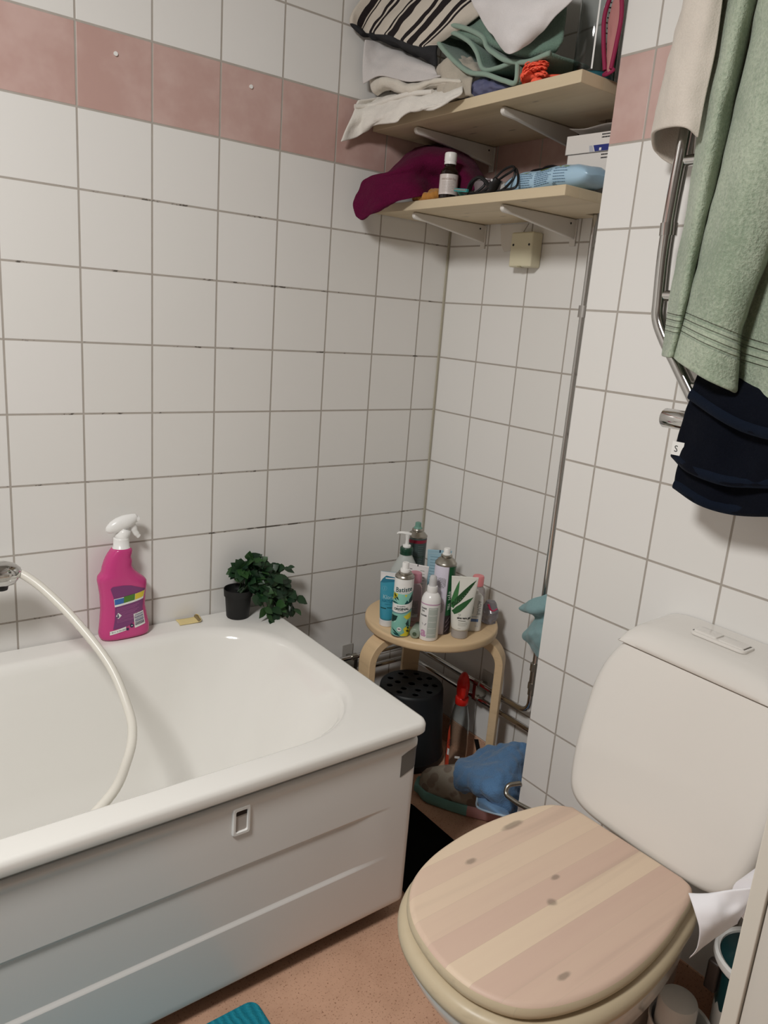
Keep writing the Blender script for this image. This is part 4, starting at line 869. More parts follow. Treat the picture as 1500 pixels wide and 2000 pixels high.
obj('cistern', bm, M_CERAMIC, wc, angle=60)
bm = BM(); rings = []
def arch(y):
    e = min(1, abs(y) / .149); return max(.0, (1 - e ** 5.) ** .45)
for i in range(61):
    y = -.149 + .298 * i / 60; a = arch(y) * .92 + .08
    prof = [(-.2135, .7035), (-.3375, .7035), (-.3395, .7055), (-.339, .704 + .008*a), (-.334, .704 + .018*a), (-.326, .704 + .029*a), (-.315, .704 + .036*a), (-.300, .704 + .040*a), (-.27, .704 + .043*a), (-.2135, .704 + .045*a)]
    rings.append([(x - wo.x, YC + y - wo.y, z) for x, z in prof])
loft(bm, rings); cl = obj('cistern_lid', bm, M_CERAMIC, wc, angle=50)
bm = BM(); pl = rrect(-.287, -.250, YC - .050, YC + .050, .010, 5, 3); zt = .7492
prism(bm, [(x - wo.x, y - wo.y) for x, y in pl], zt - .003, zt + .0028, 0, .0012); fl = obj('flush_plate', bm, M_CERAMIC, cl)
for a, b, h in ((.003, .044, .0058), (-.044, .0, .0046)):
    bm = BM(); prism(bm, [(x - wo.x, y - wo.y) for x, y in rrect(-.282, -.2555, YC + a, YC + b, .003, 4, 2)], zt, zt + h, 0, .0008); obj('flush_button', bm, M_CERAMIC, fl)
bm = BM()
for y in (YC + .0452, YC - .0458):
    bm = BM(); box(bm, -.281 - wo.x, -.2565 - wo.x, y - wo.y, y + .0012 - wo.y, zt + .0026, zt + .0034); obj('slot', bm, plain('dark_gap', '#55504b', .7), fl)
for y in (-1.0, -1.165):
    bm = BM(); tube(bm, [(-.43 - wo.x, y - wo.y - .02, .375), (-.43 - wo.x, y - wo.y + .02, .375)], .008, 12); obj('hinge', bm, M_CHROME, wc)

# ---------------------------------------------------------------- beside the toilet
vc = thing('washstand_cabinet', 'white cabinet edge at the lower right of the picture', 'cabinet', (-.44, -1.66, 0))
M_CAB = plain('white_cabinet', '#dcd6ca', .4)
bm = BM(); box(bm, -.22, .2255, .266, .284, .0, .82); obj('side_panel', bm, M_CAB, vc, bevel=.0012)
bm = BM(); box(bm, -.2155, -.198, -.28, .2645, .08, .815); dr = obj('door', bm, plain('white_cabinet_door', '#dad5cc', .35), vc, bevel=.0015)
bm = BM(); box(bm, -.198, .2255, -.284, -.266, 0, .82); box(bm, -.198, .2255, -.266, .266, .06, .08); box(bm, -.22, .2255, -.284, .284, .82, .84); obj('carcass', bm, M_CAB, vc, smooth=False)
bm = BM(); tube(bm, [(-.2155, -.2, .7), (-.24, -.2, .7), (-.24, -.12, .7), (-.2155, -.12, .7)], .005, 10); obj('handle', bm, M_CHROME, dr)
tr_ = thing('toilet_roll', 'white toilet roll with loose sheet hanging beside the cistern', 'toilet paper', (-.47, -1.335, .52)); off = -Vector(tr_.location)
bm = BM(); ringsr = []
for r, x in ((.014, -.05), (.034, -.05), (.034, .05), (.014, .05)):
    ringsr.append([(x, r*math.cos(2*PI*i/32), r*math.sin(2*PI*i/32)) for i in range(32)])
ringsr.append(ringsr[0]); loft(bm, ringsr, 0, False, False)
obj('roll', bm, plain('tissue_paper', '#f0eef2', .9, spec=.1), tr_, angle=50)
sheet('loose_sheet', loc(PAPER), MATS['tissue_paper'], tr_, .0008, 8, 6, .0012, 40, 2, subsurf=0)
hd_ = thing('roll_holder', 'chrome toilet roll holder on the white cabinet side', 'roll holder', (-.47, -1.376, .56))
bm = BM(); tube(bm, bend([(.06, .0, -.0), (.06, .041, -.01), (.06, .041, -.04), (-.055, .041, -.04)], .012, 5), .0045, 10); obj('bar', bm, M_CHROME, hd_)
bm = BM(); box(bm, .04, .08, .0, .003, -.02, .02); obj('plate', bm, M_CHROME, hd_, bevel=.001)
bn = thing('waste_bin', 'slim bin with white rim and dark green liner beside the toilet', 'bin', (-.325, -1.2885, .0))
bm = BM(); lathe(bm, [(.048, 0), (.05, .004), (.056, .27), (.054, .27), (.05, .01), (.001, .008)], (0, 0, 0), 40); obj('bin_body', bm, plain('grey_bin', '#c4beb6', .5), bn)
bm = BM(); lathe(bm, [(.0615, .275), (.0685, .274), (.0705, .279), (.070, .287), (.066, .2905), (.0615, .287), (.0605, .28), (.0615, .275)], (0, 0, 0), 40); obj('rim', bm, M_WHITE, bn)
bm = BM(); lathe(bm, [(.0612, .283), (.058, .265), (.052, .15), (.046, .12), (.001, .118)], (0, 0, 0), 40)
for v in bm.verts: v.co.x += .0015 * noise.noise(v.co * 60); v.co.y += .0015 * noise.noise(v.co * 60 + Vector((9, 0, 0)))
obj('liner', bm, plain('dark_green_liner', '#12383a', .35), bn, angle=0)
bm = BM(); box(bm, -.058, -.044, .036, .056, .22, .275); obj('handle_lug', bm, plain('dark_brown_plastic', '#2f241f', .5), bn, bevel=.004)
br = thing('toilet_brush', 'white toilet brush in round holder on the floor behind the bowl', 'toilet brush', (-.406, -1.221, 0))
bm = BM(); lathe(bm, [(.044, 0), (.046, .004), (.048, .14), (.050, .149), (.0487, .153), (.0452, .15), (.042, .02), (.001, .018)], (0, 0, 0), 40); obj('holder', bm, M_WHITE, br)
bm = BM(); lathe(bm, [(.031, .10), (.031, .19), (.029, .196), (.02, .199), (.001, .2)], (-.008, .006, 0), 32); obj('brush_handle', bm, M_WHITE, br)
bmx = BM(); lathe(bmx, [(.010, .03), (.03, .035), (.035, .06), (.033, .095), (.01, .1)], (.002, .008, 0), 24); obj('bristles', bmx, M_DARK, br)
bm = BM(); ol = rrect(-1.72, -.903, -1.25, -.695, .02, 6, 8); prism(bm, ol, .0005, .012, 0, .004)
def mat_tex():
    g = G('teal_bathmat'); p = g.pos(); f = g.noise(p, 240., 3., .7); w = g.n('TexWave', {'Vector': p, 'Scale': 24., 'Distortion': 3.}).outputs['Fac']
    g.bump(g.m('ADD', f, g.m('MULTIPLY', w, .6)), .7, .003)
    return g.set(**{'Base Color': g.mix(g.m('MULTIPLY', w, f), lin('#1f8399'), lin('#35a3b6')), 'Roughness': .95, 'Specular IOR Level': .1})
tag(obj('bath_mat', bm, mat_tex()), 'teal bath mat on the floor in front of the tub', 'bath mat')
bm = BM(); prism(bm, rrect(-.50, -.293, -.68, -.375, .03, 6, 4), .0005, .012, 0, .004)
tag(obj('floor_mat', bm, M_MATT), 'black mat on the floor between tub and toilet', 'mat')
# ---------------------------------------------------------------- stool
SX, SY, SZ, SR = -.187, -.283, .47, .176
st = thing('stool', 'round birch plywood stool with bent legs in the niche corner', 'stool', (SX, SY, 0))
bm = BM(); lathe(bm, [(.001, SZ - .022), (SR - .004, SZ - .022), (SR - .001, SZ - .02), (SR, SZ - .016), (SR, SZ - .006), (SR - .001, SZ - .002), (SR - .005, SZ), (.001, SZ)], (0, 0, 0), 72)
obj('seat', bm, M_BIRCH, st, angle=50)
def leg(deg, rr, splay=.0):
    a = math.radians(deg); d = Vector((math.cos(a), math.sin(a), 0)); w = Vector((-d.y, d.x, 0)) * .025; bm = BM(); rings = []
    P = [d * .05 + Vector((0, 0, SZ - .033))]
    R_ = .062; c = d * (rr - R_) + Vector((0, 0, SZ - .033 - R_))
    P += [c + (d * math.sin(t) + Vector((0, 0, math.cos(t)))) * R_ for t in [PI/2*i/12 for i in range(13)]]
    P += [d * (rr + splay * .5) + Vector((0, 0, .2)), d * (rr + splay) + Vector((0, 0, .0))]
    n = len(P)
    for i in range(n):
        t = (P[min(i+1, n-1)] - P[max(i-1, 0)]).normalized(); nn = t.cross(w).normalized() * .0105
        rings.append([tuple(P[i] + w + nn), tuple(P[i] - w + nn), tuple(P[i] - w - nn), tuple(P[i] + w - nn)])
    loft(bm, rings); return obj('leg', bm, M_BIRCH, st, bevel=.002, angle=40)
leg(176, .192); leg(306, .194); leg(62, .200, .022)

def can(name, label, x, y, r, h, prof_top, mat, rz=-42):
    t = thing(name, label, 'can', (x, y, SZ), rz)
    bm = BM(); lathe(bm, [(r - .003, 0), (r - .0005, .0015), (r, .004), (r, h), (r - .0005, h + .001)], (0, 0, 0), 48); obj('can_body', bm, mat, t)
    return t
# dry shampoo can
t = can('aerosol_can', 'spray can with mint and yellow leaf print at the stool front left', -.331, -.331, .0235, .151, None, plain('mint_print', '#86c4b4', .3))
bm = BM(); lathe(bm, [(.0232, 0), (.0236, .001), (.0236, .003), (.0232, .004)], (0, 0, 0), 48); obj('base_rim', bm, M_STEEL, t)
bm = BM(); lathe(bm, [(.0236, .1505), (.0240, .152), (.0236, .1545), (.0215, .1565), (.0212, .158), (.018, .160), (.0165, .1605), (.0170, .1625), (.0165, .164), (.0145, .1645)], (0, 0, 0), 40); obj('shoulder', bm, M_STEEL, t)
bm = BM(); lathe(bm, [(.0118, .163), (.0120, .171), (.0115, .172), (.0085, .1725), (.0083, .186), (.0075, .188), (.003, .1875)], (0, 0, 0), 28); obj('nozzle', bm, M_WHITE, t)
BT = [M_WHITE, plain('dark_green_print', '#123a36', .35), plain('bright_yellow_print', '#e0d23a', .35), plain('teal_grey_print', '#6f8f9c', .35), plain('deep_teal_print', '#0d4a4c', .35), plain('light_mint_print', '#a9d8c8', .35)]
bm = BM(); m1 = cylmap(.0235, .0003); m2 = cylmap(.0235, .0006); m3 = cylmap(.0235, .0009)
decal(bm, [(-.07, .1505), (.07, .1505), (.07, .128), (.028, .119), (.012, .1145), (0, .1135), (-.018, .114), (-.07, .116)], m1, 0)
text(bm, 'Batiste', .0165, m2, 4, .0015, .1245, bold=.0003, sx=.98, shear=.12, rot=.13)
decal(bm, [(-.022, .1165), (-.004, .1155), (.012, .1172), (.02, .119), (.012, .1178), (-.004, .1163), (-.022, .1172)], m2, 3)
for pts, c in (([(-.03, .112), (-.012, .113), (-.014, .104), (-.022, .098), (-.03, .094)], 2), ([(-.026, .112), (-.018, .110), (-.012, .104), (-.008, .096), (-.018, .101), (-.025, .105)], 1), ([(-.026, .103), (-.019, .1), (-.013, .093), (-.022, .097)], 1), ([(.005, .112), (.012, .112), (.008, .106)], 2), ([(.03, .116), (.034, .09), (.016, .088), (.018, .1)], 1), ([(.006, .088), (.012, .098), (.02, .09), (.026, .087)], 4),
               ([(-.03, .09), (-.016, .091), (-.008, .088), (-.03, .086)], 4),
               ([(-.03, .055), (-.008, .056), (-.012, .044), (-.02, .038), (-.03, .036)], 1), ([(-.022, .04), (-.014, .042), (-.01, .046), (-.012, .040), (-.018, .036)], 5),
               ([(.006, .056), (.02, .064), (.03, .066), (.03, .05), (.015, .048)], 2), ([(.0, .006), (.01, .012), (.03, .03), (.036, .01), (.02, .003)], 2), ([(.008, .024), (.016, .03), (.022, .022), (.012, .014)], 2),
               ([(.02, .048), (.014, .038), (.016, .030), (.024, .034), (.022, .042)], 1), ([(.012, .03), (.022, .028), (.03, .02), (.02, .022)], 1), ([(.014, .02), (.022, .02), (.03, .012), (.02, .014)], 1), ([(.012, .038), (.02, .036), (.03, .026), (.02, .03)], 1),
               ([(-.026, .022), (-.014, .018), (0, .008), (-.012, .012)], 1), ([(-.02, .012), (-.006, .01), (.004, .004), (-.012, .006)], 4)): decal(bm, pts, m1, c)
decal(bm, [(-.07, .0645), (-.022, .0645), (0, .0655), (.014, .069), (.026, .074), (.07, .078), (.07, .098), (.03, .094), (.016, .089), (0, .0865), (-.022, .0855), (-.07, .0855)], m2, 0)
decal(bm, [(-.07, .0615), (-.022, .0615), (0, .0625), (.014, .066), (.028, .072), (.07, .074), (.07, .0762), (.026, .0738), (.014, .068), (0, .0645), (-.022, .0635), (-.07, .0635)], m2, 3)
text(bm, 'ORIGINAL', .0082, m3, 1, -.001, .0745, bold=.00035, rot=.1); text(bm, 'DRY SHAMPOO', .003, m3, 1, -.002, .0815, bold=.0001, rot=.1); text(bm, 'CLASSIC CLEAN', .0022, m3, 1, -.002, .0695, rot=.1)
decal(bm, disc(-.002, .022, .0055), m2, 0); text(bm, '90%', .004, m3, 1, -.002, .0225, bold=.0002)
text(bm, 'dry shampoo', .0028, m3, 1, -.004, .0105)
obj('label', bm, BT, t, smooth=False, recalc=False)

def squeeze(name, label, x, y, w, d, h, cap_h, cap_r, mats, rz=-42, lean=0., z0=SZ):
    """tube standing on its cap, flat crimp at the top"""
    t = thing(name, label, 'tube', (x, y, z0), rz); t.rotation_euler[0] = math.radians(lean)
    def ab(z):
        k = max(0, min(1, (z - cap_h) / (h - cap_h))); s = k ** 1.2
        return (d + (w - d) * k ** .7, max(.0009, d * (1 - s)))
    bm = BM(); zs = [cap_h + (h - .009 - cap_h) * i / 26 for i in range(27)] + [h - .006, h - .003, h]
    rings = [ellring(0, 0, z, *ab(z), 44, 2.) for z in zs]
    loft(bm, rings); o = obj('tube_body', bm, mats[0], t, angle=0)
    bm = BM(); lathe(bm, [(cap_r - .002, 0), (cap_r, .002), (cap_r + .0005, cap_h - .001), (cap_r - .001, cap_h), (cap_r - .004, cap_h + .002)], (0, 0, 0), 40); obj('cap', bm, mats[1], t)
    def mp(u, v, e=.0005):
        a, b = ab(v); q = max(-.97, min(.97, u / a)); return (u if abs(u) < a else math.copysign(a, u), -b * math.sqrt(1 - q*q) - e, v)
    return t, mp
t, mp = squeeze('squeeze_tube', 'turquoise tube with white foot at the left edge of the stool', -.326, -.268, .0245, .018, .142, .018, .0185, (plain('turquoise_tube', '#3d93ab', .3), plain('white_cap', '#dfdcdb', .35)))
bm = BM(); mq = lambda u, v: mp(u, v, .0009)
decal(bm, rect(-.0245, .0245, .134, .142), mp, 0); decal(bm, [(-.024, .134), (.024, .134), (.024, .128), (0, .135), (-.010, .132), (-.018, .124), (-.0235, .114)], mp, 0)
decal(bm, [(-.0232, .113), (-.018, .1235), (-.010, .131), (0, .134), (.024, .127), (.024, .12), (0, .117), (-.015, .114)], mp, 1)
decal(bm, rect(-.011, .014, .1245, .1275), mq, 0)
text(bm, 'Klorane', .015, mq, 2, .006, .078, sx=.8); text(bm, 'NATURE', .0105, mq, 1, .002, .068, sx=.9); text(bm, 'SHAMPOO', .003, mq, 1, .0, .060)
decal(bm, rect(-.017, -.003, .048, .0505), mq, 3); decal(bm, rect(-.001, .012, .051, .0525), mq, 3)
ring_ = disc(-.011, .1, .006, 24)
for i in range(24):
    a_ = ring_[i]; b_ = ring_[(i+1) % 24]; f_ = lambda p: (-.011 + (p[0] + .011) * .88, .1 + (p[1] - .1) * .88)
    decal(bm, [a_, b_, f_(b_), f_(a_)], mq, 4)
decal(bm, [(-.0118, .096), (-.0102, .096), (-.0102, .104), (-.0118, .104)], mq, 4)
obj('label', bm, [MATS['white_cap'], plain('deep_turquoise_print', '#22708a', .4), plain('pale_mint_ink', '#a9cdd2', .4), plain('green_black_print', '#14453f', .4), plain('sky_print', '#6fb3c4', .4)], t, smooth=False, recalc=False)

# clear bottle with pink cap
t = thing('bottle', 'clear bottle of lotion with old rose cap behind the mint can', 'bottle', (-.266, -.296, SZ), -42)
bm = BM(); lathe(bm, [(.016, .0015), (.0195, .002), (.0208, .006), (.0208, .098), (.0195, .106), (.0135, .112), (.012, .114), (.012, .118)], (0, 0, 0), 40); obj('bottle_body', bm, plain('pinkish_clear', '#d8c2c6', .05, trans=.9, ior=1.25), t)
bm = BM(); lathe(bm, [(.0145, .1165), (.0165, .1175), (.0168, .120), (.0160, .138), (.0145, .1415), (.010, .1425), (.001, .1425)], (0, 0, 0), 32); obj('cap', bm, plain('old_rose_plastic', '#c98a98', .35), t)
bm = BM(); cm = cylmap(.0208, .0004); decal(bm, rect(-.015, .014, .028, .072), cm, 0); c2 = cylmap(.0208, .0007); decal(bm, rect(-.0155, .0145, .028, .036), c2, 1); lines(bm, cylmap(.0208, .0009), 2, -.012, .01, .031, .034, 1, .0012, 2); lines(bm, c2, 2, -.012, .011, .042, .066, 6, .001, 5)
obj('label', bm, [plain('grey_film_label', '#8f8586', .3, trans=.4), plain('pale_print_band', '#c2bbba', .4), plain('dusk_print', '#6b6466', .5)], t, smooth=False, recalc=False)
# white spray bottle
t = thing('spray_bottle', 'white spray bottle with pink letter a at the stool front', 'bottle', (-.283, -.382, SZ), -42)
bm = BM(); lathe(bm, [(.019, 0), (.0232, .0015), (.0242, .005), (.0242, .097), (.0232, .106), (.0195, .115), (.0145, .1205), (.0125, .122)], (0, 0, 0), 48); obj('bottle_body', bm, plain('white_gloss', '#eceae8', .25), t)
bm = BM(); lathe(bm, [(.0126, .1205), (.0132, .122), (.0128, .136), (.0122, .1375), (.0092, .138)], (0, 0, 0), 36); obj('collar', bm, MATS['white_gloss'], t)
bm = BM(); lathe(bm, [(.0095, .1365), (.0092, .152), (.0088, .158), (.007, .163), (.003, .1645)], (0, 0, 0), 32); o = obj('spray_head', bm, plain('frosted_grey', '#c9c8c8', .4), t); o['label'] = 'frosted grey spray head'
bm = BM(); cm = cylmap(.0242, .0003); decal(bm, rect(-.07, .07, .0945, .0972), cm, 0)
text(bm, 'a', .032, cm, 0, -.0135, .023, bold=.0012); decal(bm, [(-.016, .042), (-.020, .047), (-.018, .047), (-.015, .043)], cm, 1); decal(bm, [(-.012, .042), (-.008, .048), (-.0065, .047), (-.0105, .041)], cm, 1)
text(bm, 'DARK', .0062, cm, 2, -.0165, .084, bold=.0002); text(bm, 'OH', .0062, cm, 2, -.019, .077, bold=.0002); text(bm, 'POWER', .0052, cm, 2, -.0165, .066, bold=.0002)
decal(bm, rect(-.004, .021, .010, .088), cm, 3); lines(bm, cylmap(.0242, .0006), 4, -.002, .019, .018, .084, 5, .0012, 7)
obj('label', bm, [plain('rose_lilac_print', '#c495b4', .4), plain('grey_lilac_print', '#8f8790', .4), M_INK, plain('sage_grey_print', '#b6beb6', .4), M_WHITE], t, smooth=False, recalc=False)
# hair spray can
t = can('aerosol_can', 'tall lilac white and green hairspray can in the middle of the stool', -.228, -.362, .0265, .18, None, plain('lilac_white_print', '#d5cfdd', .3))
bm = BM(); lathe(bm, [(.0266, .179), (.0272, .181), (.0268, .184), (.0255, .1855), (.0205, .1925), (.0145, .197), (.013, .198), (.0142, .199), (.0145, .202), (.0125, .204)], (0, 0, 0), 44); obj('shoulder', bm, M_STEEL, t)
bm = BM(); lathe(bm, [(.0105, .201), (.0108, .2065), (.0085, .208), (.0082, .219), (.007, .2205), (.003, .22)], (0, 0, 0), 28); obj('nozzle', bm, M_WHITE, t)
bm = BM(); cm = cylmap(.0265, .0003); c2 = cylmap(.0265, .0006)
decal(bm, rect(.0105, .075, .052, .179), cm, 0); decal(bm, rect(.0105, .075, .002, .052), cm, 1); decal(bm, rect(.0085, .0105, .001, .179), cm, 2)
for k, (a, b) in enumerate(((.11, .165), (.045, .10))):
    for i in range(7): text(bm, 'vvmnuw lumwnv'[i:i+8], .0052, c2, 3, -.017 + i * .0032, (a + b) / 2, rot=PI/2, sx=1.2)
decal(bm, rect(-.020, -.010, .010, .034), c2, 4); text(bm, 'HÅR', .011, c2, 5, .0185, .105, rot=PI/2, bold=.0003, sx=1.1); text(bm, 'TELL', .009, c2, 5, .0185, .076, rot=PI/2, bold=.0003)
for i in range(3): decal(bm, [(.013, .008 + i*.012), (.026, .02 + i*.014), (.025, .022 + i*.014), (.013, .011 + i*.012)], c2, 6)
obj('label', bm, [plain('bottle_green_print', '#14562f', .3), plain('dark_plum_print', '#2d2428', .3), plain('silver_line', '#8b8790', .3, .6), M_GREYINK, plain('barcode_print', '#6a6470', .5), plain('pale_green_print', '#c3d3c7', .4), plain('mauve_streak', '#7a6a72', .4)], t, smooth=False, recalc=False)
# aloe vera gel tube
t, mp = squeeze('squeeze_tube', 'white aloe vera gel tube with green leaves at the stool front', -.204, -.410, .0335, .0215, .158, .022, .0205, (plain('cream_white_tube', '#e4e3da', .35), plain('frosted_clear_cap', '#cfc8c2', .3, trans=.35)), -36)
bm = BM(); mq = lambda u, v: mp(u, v, .0008)
lf = lambda x0, y0, x1, y1, w, c: decal(bm, [(x0 + (x1-x0)*k - (y1-y0)*w*q, y0 + (y1-y0)*k + (x1-x0)*w*q) for k, q in ((0, .6), (.25, 1), (.55, .85), (.8, .5), (1, 0), (.8, -.4), (.55, -.75), (.25, -.9), (0, -.6))], mp, c)
lf(-.026, .078, -.013, .148, .10, 0); lf(-.0255, .084, .029, .151, .085, 1); lf(-.0225, .066, .025, .108, .13, 2)
for k in range(9): decal(bm, disc(-.012 + .0045*k, .096 + .0055*k, .0008, 6), mq, 4)
text(bm, 'aloe vera gel', .0075, mq, 3, .005, .0555, bold=.0003, sx=.88); decal(bm, rect(-.0085, .010, .048, .0492), mq, 3)
lines(bm, mq, 4, -.0085, .016, .036, .043, 3, .0009, 3); lines(bm, mq, 4, -.0085, -.001, .029, .029, 1, .0009, 4)
hr = [( .0028*math.sin(a)**3, .0022*(math.cos(a)*13 - 5*math.cos(2*a) - 2*math.cos(3*a))/13) for a in [2*PI*i/24 for i in range(24)]]
for i in range(24):
    a_, b_ = hr[i], hr[(i+1) % 24]; f_ = lambda p, s: (-.0065 + p[0]*s, .063 + p[1]*s)
    decal(bm, [f_(a_, 1), f_(b_, 1), f_(b_, .78), f_(a_, .78)], mq, 3)
obj('label', bm, [plain('leaf_green_print', '#3f7a45', .4), plain('deep_leaf_print', '#1f4a26', .4), plain('mid_leaf_print', '#2d6136', .4), plain('charcoal_print', '#3c3c3a', .5), plain('pale_grey_print', '#a9aaa2', .5)], t, smooth=False, recalc=False)
# contact lens solution
t = thing('bottle', 'small white bottle with blue bar and sideways lettering at the stool right', 'bottle', (-.146, -.394, SZ), -38)
bm = BM(); loft(bm, [ellring(0, 0, z, a, b, 40, 3.) for z, a, b in ((0, .019, .0115), (.0015, .0215, .0135), (.005, .0225, .0145), (.082, .0225, .0145), (.092, .0205, .013), (.098, .015, .0105), (.101, .009, .008), (.101, .0085, .0078), (.108, .008, .0075))]); obj('bottle_body', bm, plain('white_bottle', '#e3e2de', .35), t, angle=50)
bm = BM(); fm = lambda u, v: (u, -.0145 * (1 - abs(u / .0225) ** 3) ** (1/3) - .0006, v)
text(bm, 'ACUVUE', .0125, fm, 0, .011, .0655, rot=-PI/2, sx=.8); decal(bm, rect(-.016, .0125, .028, .0355), fm, 1); lines(bm, fm, 2, -.012, .012, .039, .041, 1, .0012, 1); text(bm, '360 ml', .003, fm, 2, .009, .016)
decal(bm, [(-.012, .046), (-.002, .05), (-.001, .064), (-.004, .074), (-.012, .074)], fm, 3)
obj('label', bm, [M_GREYINK, plain('denim_blue_print', '#5b78a8', .4), plain('soft_blue_print', '#8fa5c2', .4), plain('grey_green_print', '#aeb8b4', .4)], t, smooth=False, recalc=False)
# bottle with pink cap at right rear
t = thing('bottle', 'small clear bottle with salmon pink cap at the right rear of the stool', 'bottle', (-.088, -.342, SZ), -42)
bm = BM(); lathe(bm, [(.017, .001), (.021, .003), (.0215, .006), (.0215, .075), (.020, .086), (.013, .094), (.011, .096)], (0, 0, 0), 36); obj('bottle_body', bm, plain('milky_clear', '#c9c2c2', .1, trans=.6, ior=1.2), t)
bm = BM(); lathe(bm, [(.0135, .094), (.0150, .095), (.0152, .118), (.0135, .1215), (.001, .1225)], (0, 0, 0), 32); obj('cap', bm, plain('salmon_plastic', '#e58a8d', .35), t)
bm = BM(); decal(bm, rect(-.01, .025, .052, .06), cylmap(.0215, .0004), 0); obj('label', bm, [plain('cherry_print', '#a5163c', .4)], t, smooth=False, recalc=False)
# small bag with travel bottles
t = thing('plastic_bag', 'small crumpled lilac grey plastic bag at the right edge of the stool', 'bag', (-.070, -.378, SZ))
bm = BM(); rings = []
for i in range(13):
    k = i / 12; z = .0008 + .058 * k; r = .0235 * math.sin(PI * (.25 + .60 * k)) ** .8
    rings.append([(p[0] * (1 + .32 * noise.noise(Vector(p) * 80 + Vector((3, 1, 0)))), p[1] * (1 + .32 * noise.noise(Vector(p) * 70)), p[2]) for p in ellring(0, 0, z, r, r, 30)])
loft(bm, rings); obj('bag_film', bm, plain('lilac_grey_film', '#a9a7b0', .2, trans=.6), t, angle=30)
bm = BM(); tube(bm, catmull([(-.020, -.012, .058), (-.016, -.016, .046), (-.008, -.019, .040), (.004, -.0205, .044)], 6), .004, 10, flat=(1, .5)); obj('pink_tie', bm, plain('hot_pink_fabric', '#c2345f', .6), t)
# wide pump bottle
t = thing('pump_bottle', 'translucent white pump bottle with dark green collar behind the other bottles', 'bottle', (-.212, -.186, SZ), -42)
bm = BM(); loft(bm, [ellring(0, 0, z, a, b, 40, 2.6) for z, a, b in ((0, .036, .026), (.003, .0395, .0295), (.008, .04, .03), (.095, .04, .03), (.108, .0365, .028), (.135, .0225, .0205), (.147, .0165, .0165), (.149, .0155, .0155), (.155, .0155, .0155))]); obj('bottle_body', bm, plain('frosted_white', '#c3c7c3', .4, trans=.15), t, angle=50)
bm = BM(); lathe(bm, [(.0165, .150), (.0175, .151), (.017, .158), (.0178, .1595), (.0175, .168), (.0165, .1695), (.008, .17)], (0, 0, 0), 36); obj('collar', bm, plain('dark_green_plastic', '#1f4634', .35), t)
bm = BM(); lathe(bm, [(.0105, .1695), (.011, .175), (.0095, .1765), (.0052, .177), (.0045, .19), (.0065, .2035), (.0068, .205), (.003, .206)], (0, 0, 0), 24)
tube(bm, [(.010, 0, .206), (0, 0, .2075), (-.014, 0, .2085), (-.024, 0, .2075), (-.028, 0, .2045)], [.004, .0062, .0052, .0045, .0035], 12, flat=(.75, 1.1)); obj('pump_head', bm, M_WHITE, t, angle=50)
# tall dark can at the back
t = can('aerosol_can', 'dark green grey spray can with red band at the back of the stool', -.148, -.150, .0275, .183, None, plain('dark_slate_print', '#3c4a49', .32))
bm = BM(); lathe(bm, [(.0276, .182), (.0282, .184), (.0278, .187), (.0262, .188), (.021, .194), (.0155, .1975), (.0145, .1985), (.016, .2005), (.0155, .204), (.0135, .206)], (0, 0, 0), 44); obj('shoulder', bm, M_STEEL, t)
bm = BM(); lathe(bm, [(.0125, .204), (.0118, .208), (.0085, .211), (.0080, .2215), (.006, .223), (.002, .223)], (0, 0, 0), 28); o = obj('nozzle', bm, plain('sea_green_plastic', '#6f9a8c', .4), t); o['label'] = 'sea green spray nozzle'
bm = BM(); cm = cylmap(.0275, .0003); decal(bm, rect(-.08, .08, .169, .178), cm, 0); lines(bm, cm, 1, .006, .024, .09, .16, 14, .0016, 8); decal(bm, rect(-.03, .03, .13, .132), cm, 2)
obj('label', bm, [plain('crimson_print', '#8b2038', .35), plain('slate_ink', '#6c7a78', .5), plain('pine_print', '#22402f', .4)], t, smooth=False, recalc=False)
# light blue tube and white tube standing behind
t, mp = squeeze('squeeze_tube', 'light blue tube standing behind the tall hairspray can', -.112, -.208, .0335, .022, .155, .02, .02, (plain('light_blue_tube', '#9dbfce', .35), plain('light_blue_cap', '#8fb3c4', .35)), -36)
bm = BM(); decal(bm, rect(-.001, .0025, .148, .1555), mp, 0); lines(bm, mp, 1, -.024, .006, .055, .135, 11, .0012, 4); decal(bm, rect(-.031, .031, .1445, .1455), mp, 2)
obj('label', bm, [plain('navy_mark', '#20304a', .5), plain('steel_blue_print', '#5d8296', .5), plain('light_crimp', '#b9d2dc', .4)], t, smooth=False, recalc=False)
t, mp = squeeze('squeeze_tube', 'white tube with black notch behind the rose capped bottle', -.232, -.262, .030, .019, .147, .02, .0185, (plain('white_tube', '#e0dcda', .35), MATS['white_cap']), -58)
bm = BM(); decal(bm, rect(-.0012, .0012, .142, .1475), mp, 0); lines(bm, mp, 1, -.024, -.012, .09, .132, 6, .0016, 5); lines(bm, mp, 2, .008, .022, .09, .132, 6, .0016, 6)
obj('label', bm, [M_INK, plain('brown_ink', '#5a4a48', .5), plain('olive_grey_print', '#8b9486', .5)], t, smooth=False, recalc=False)
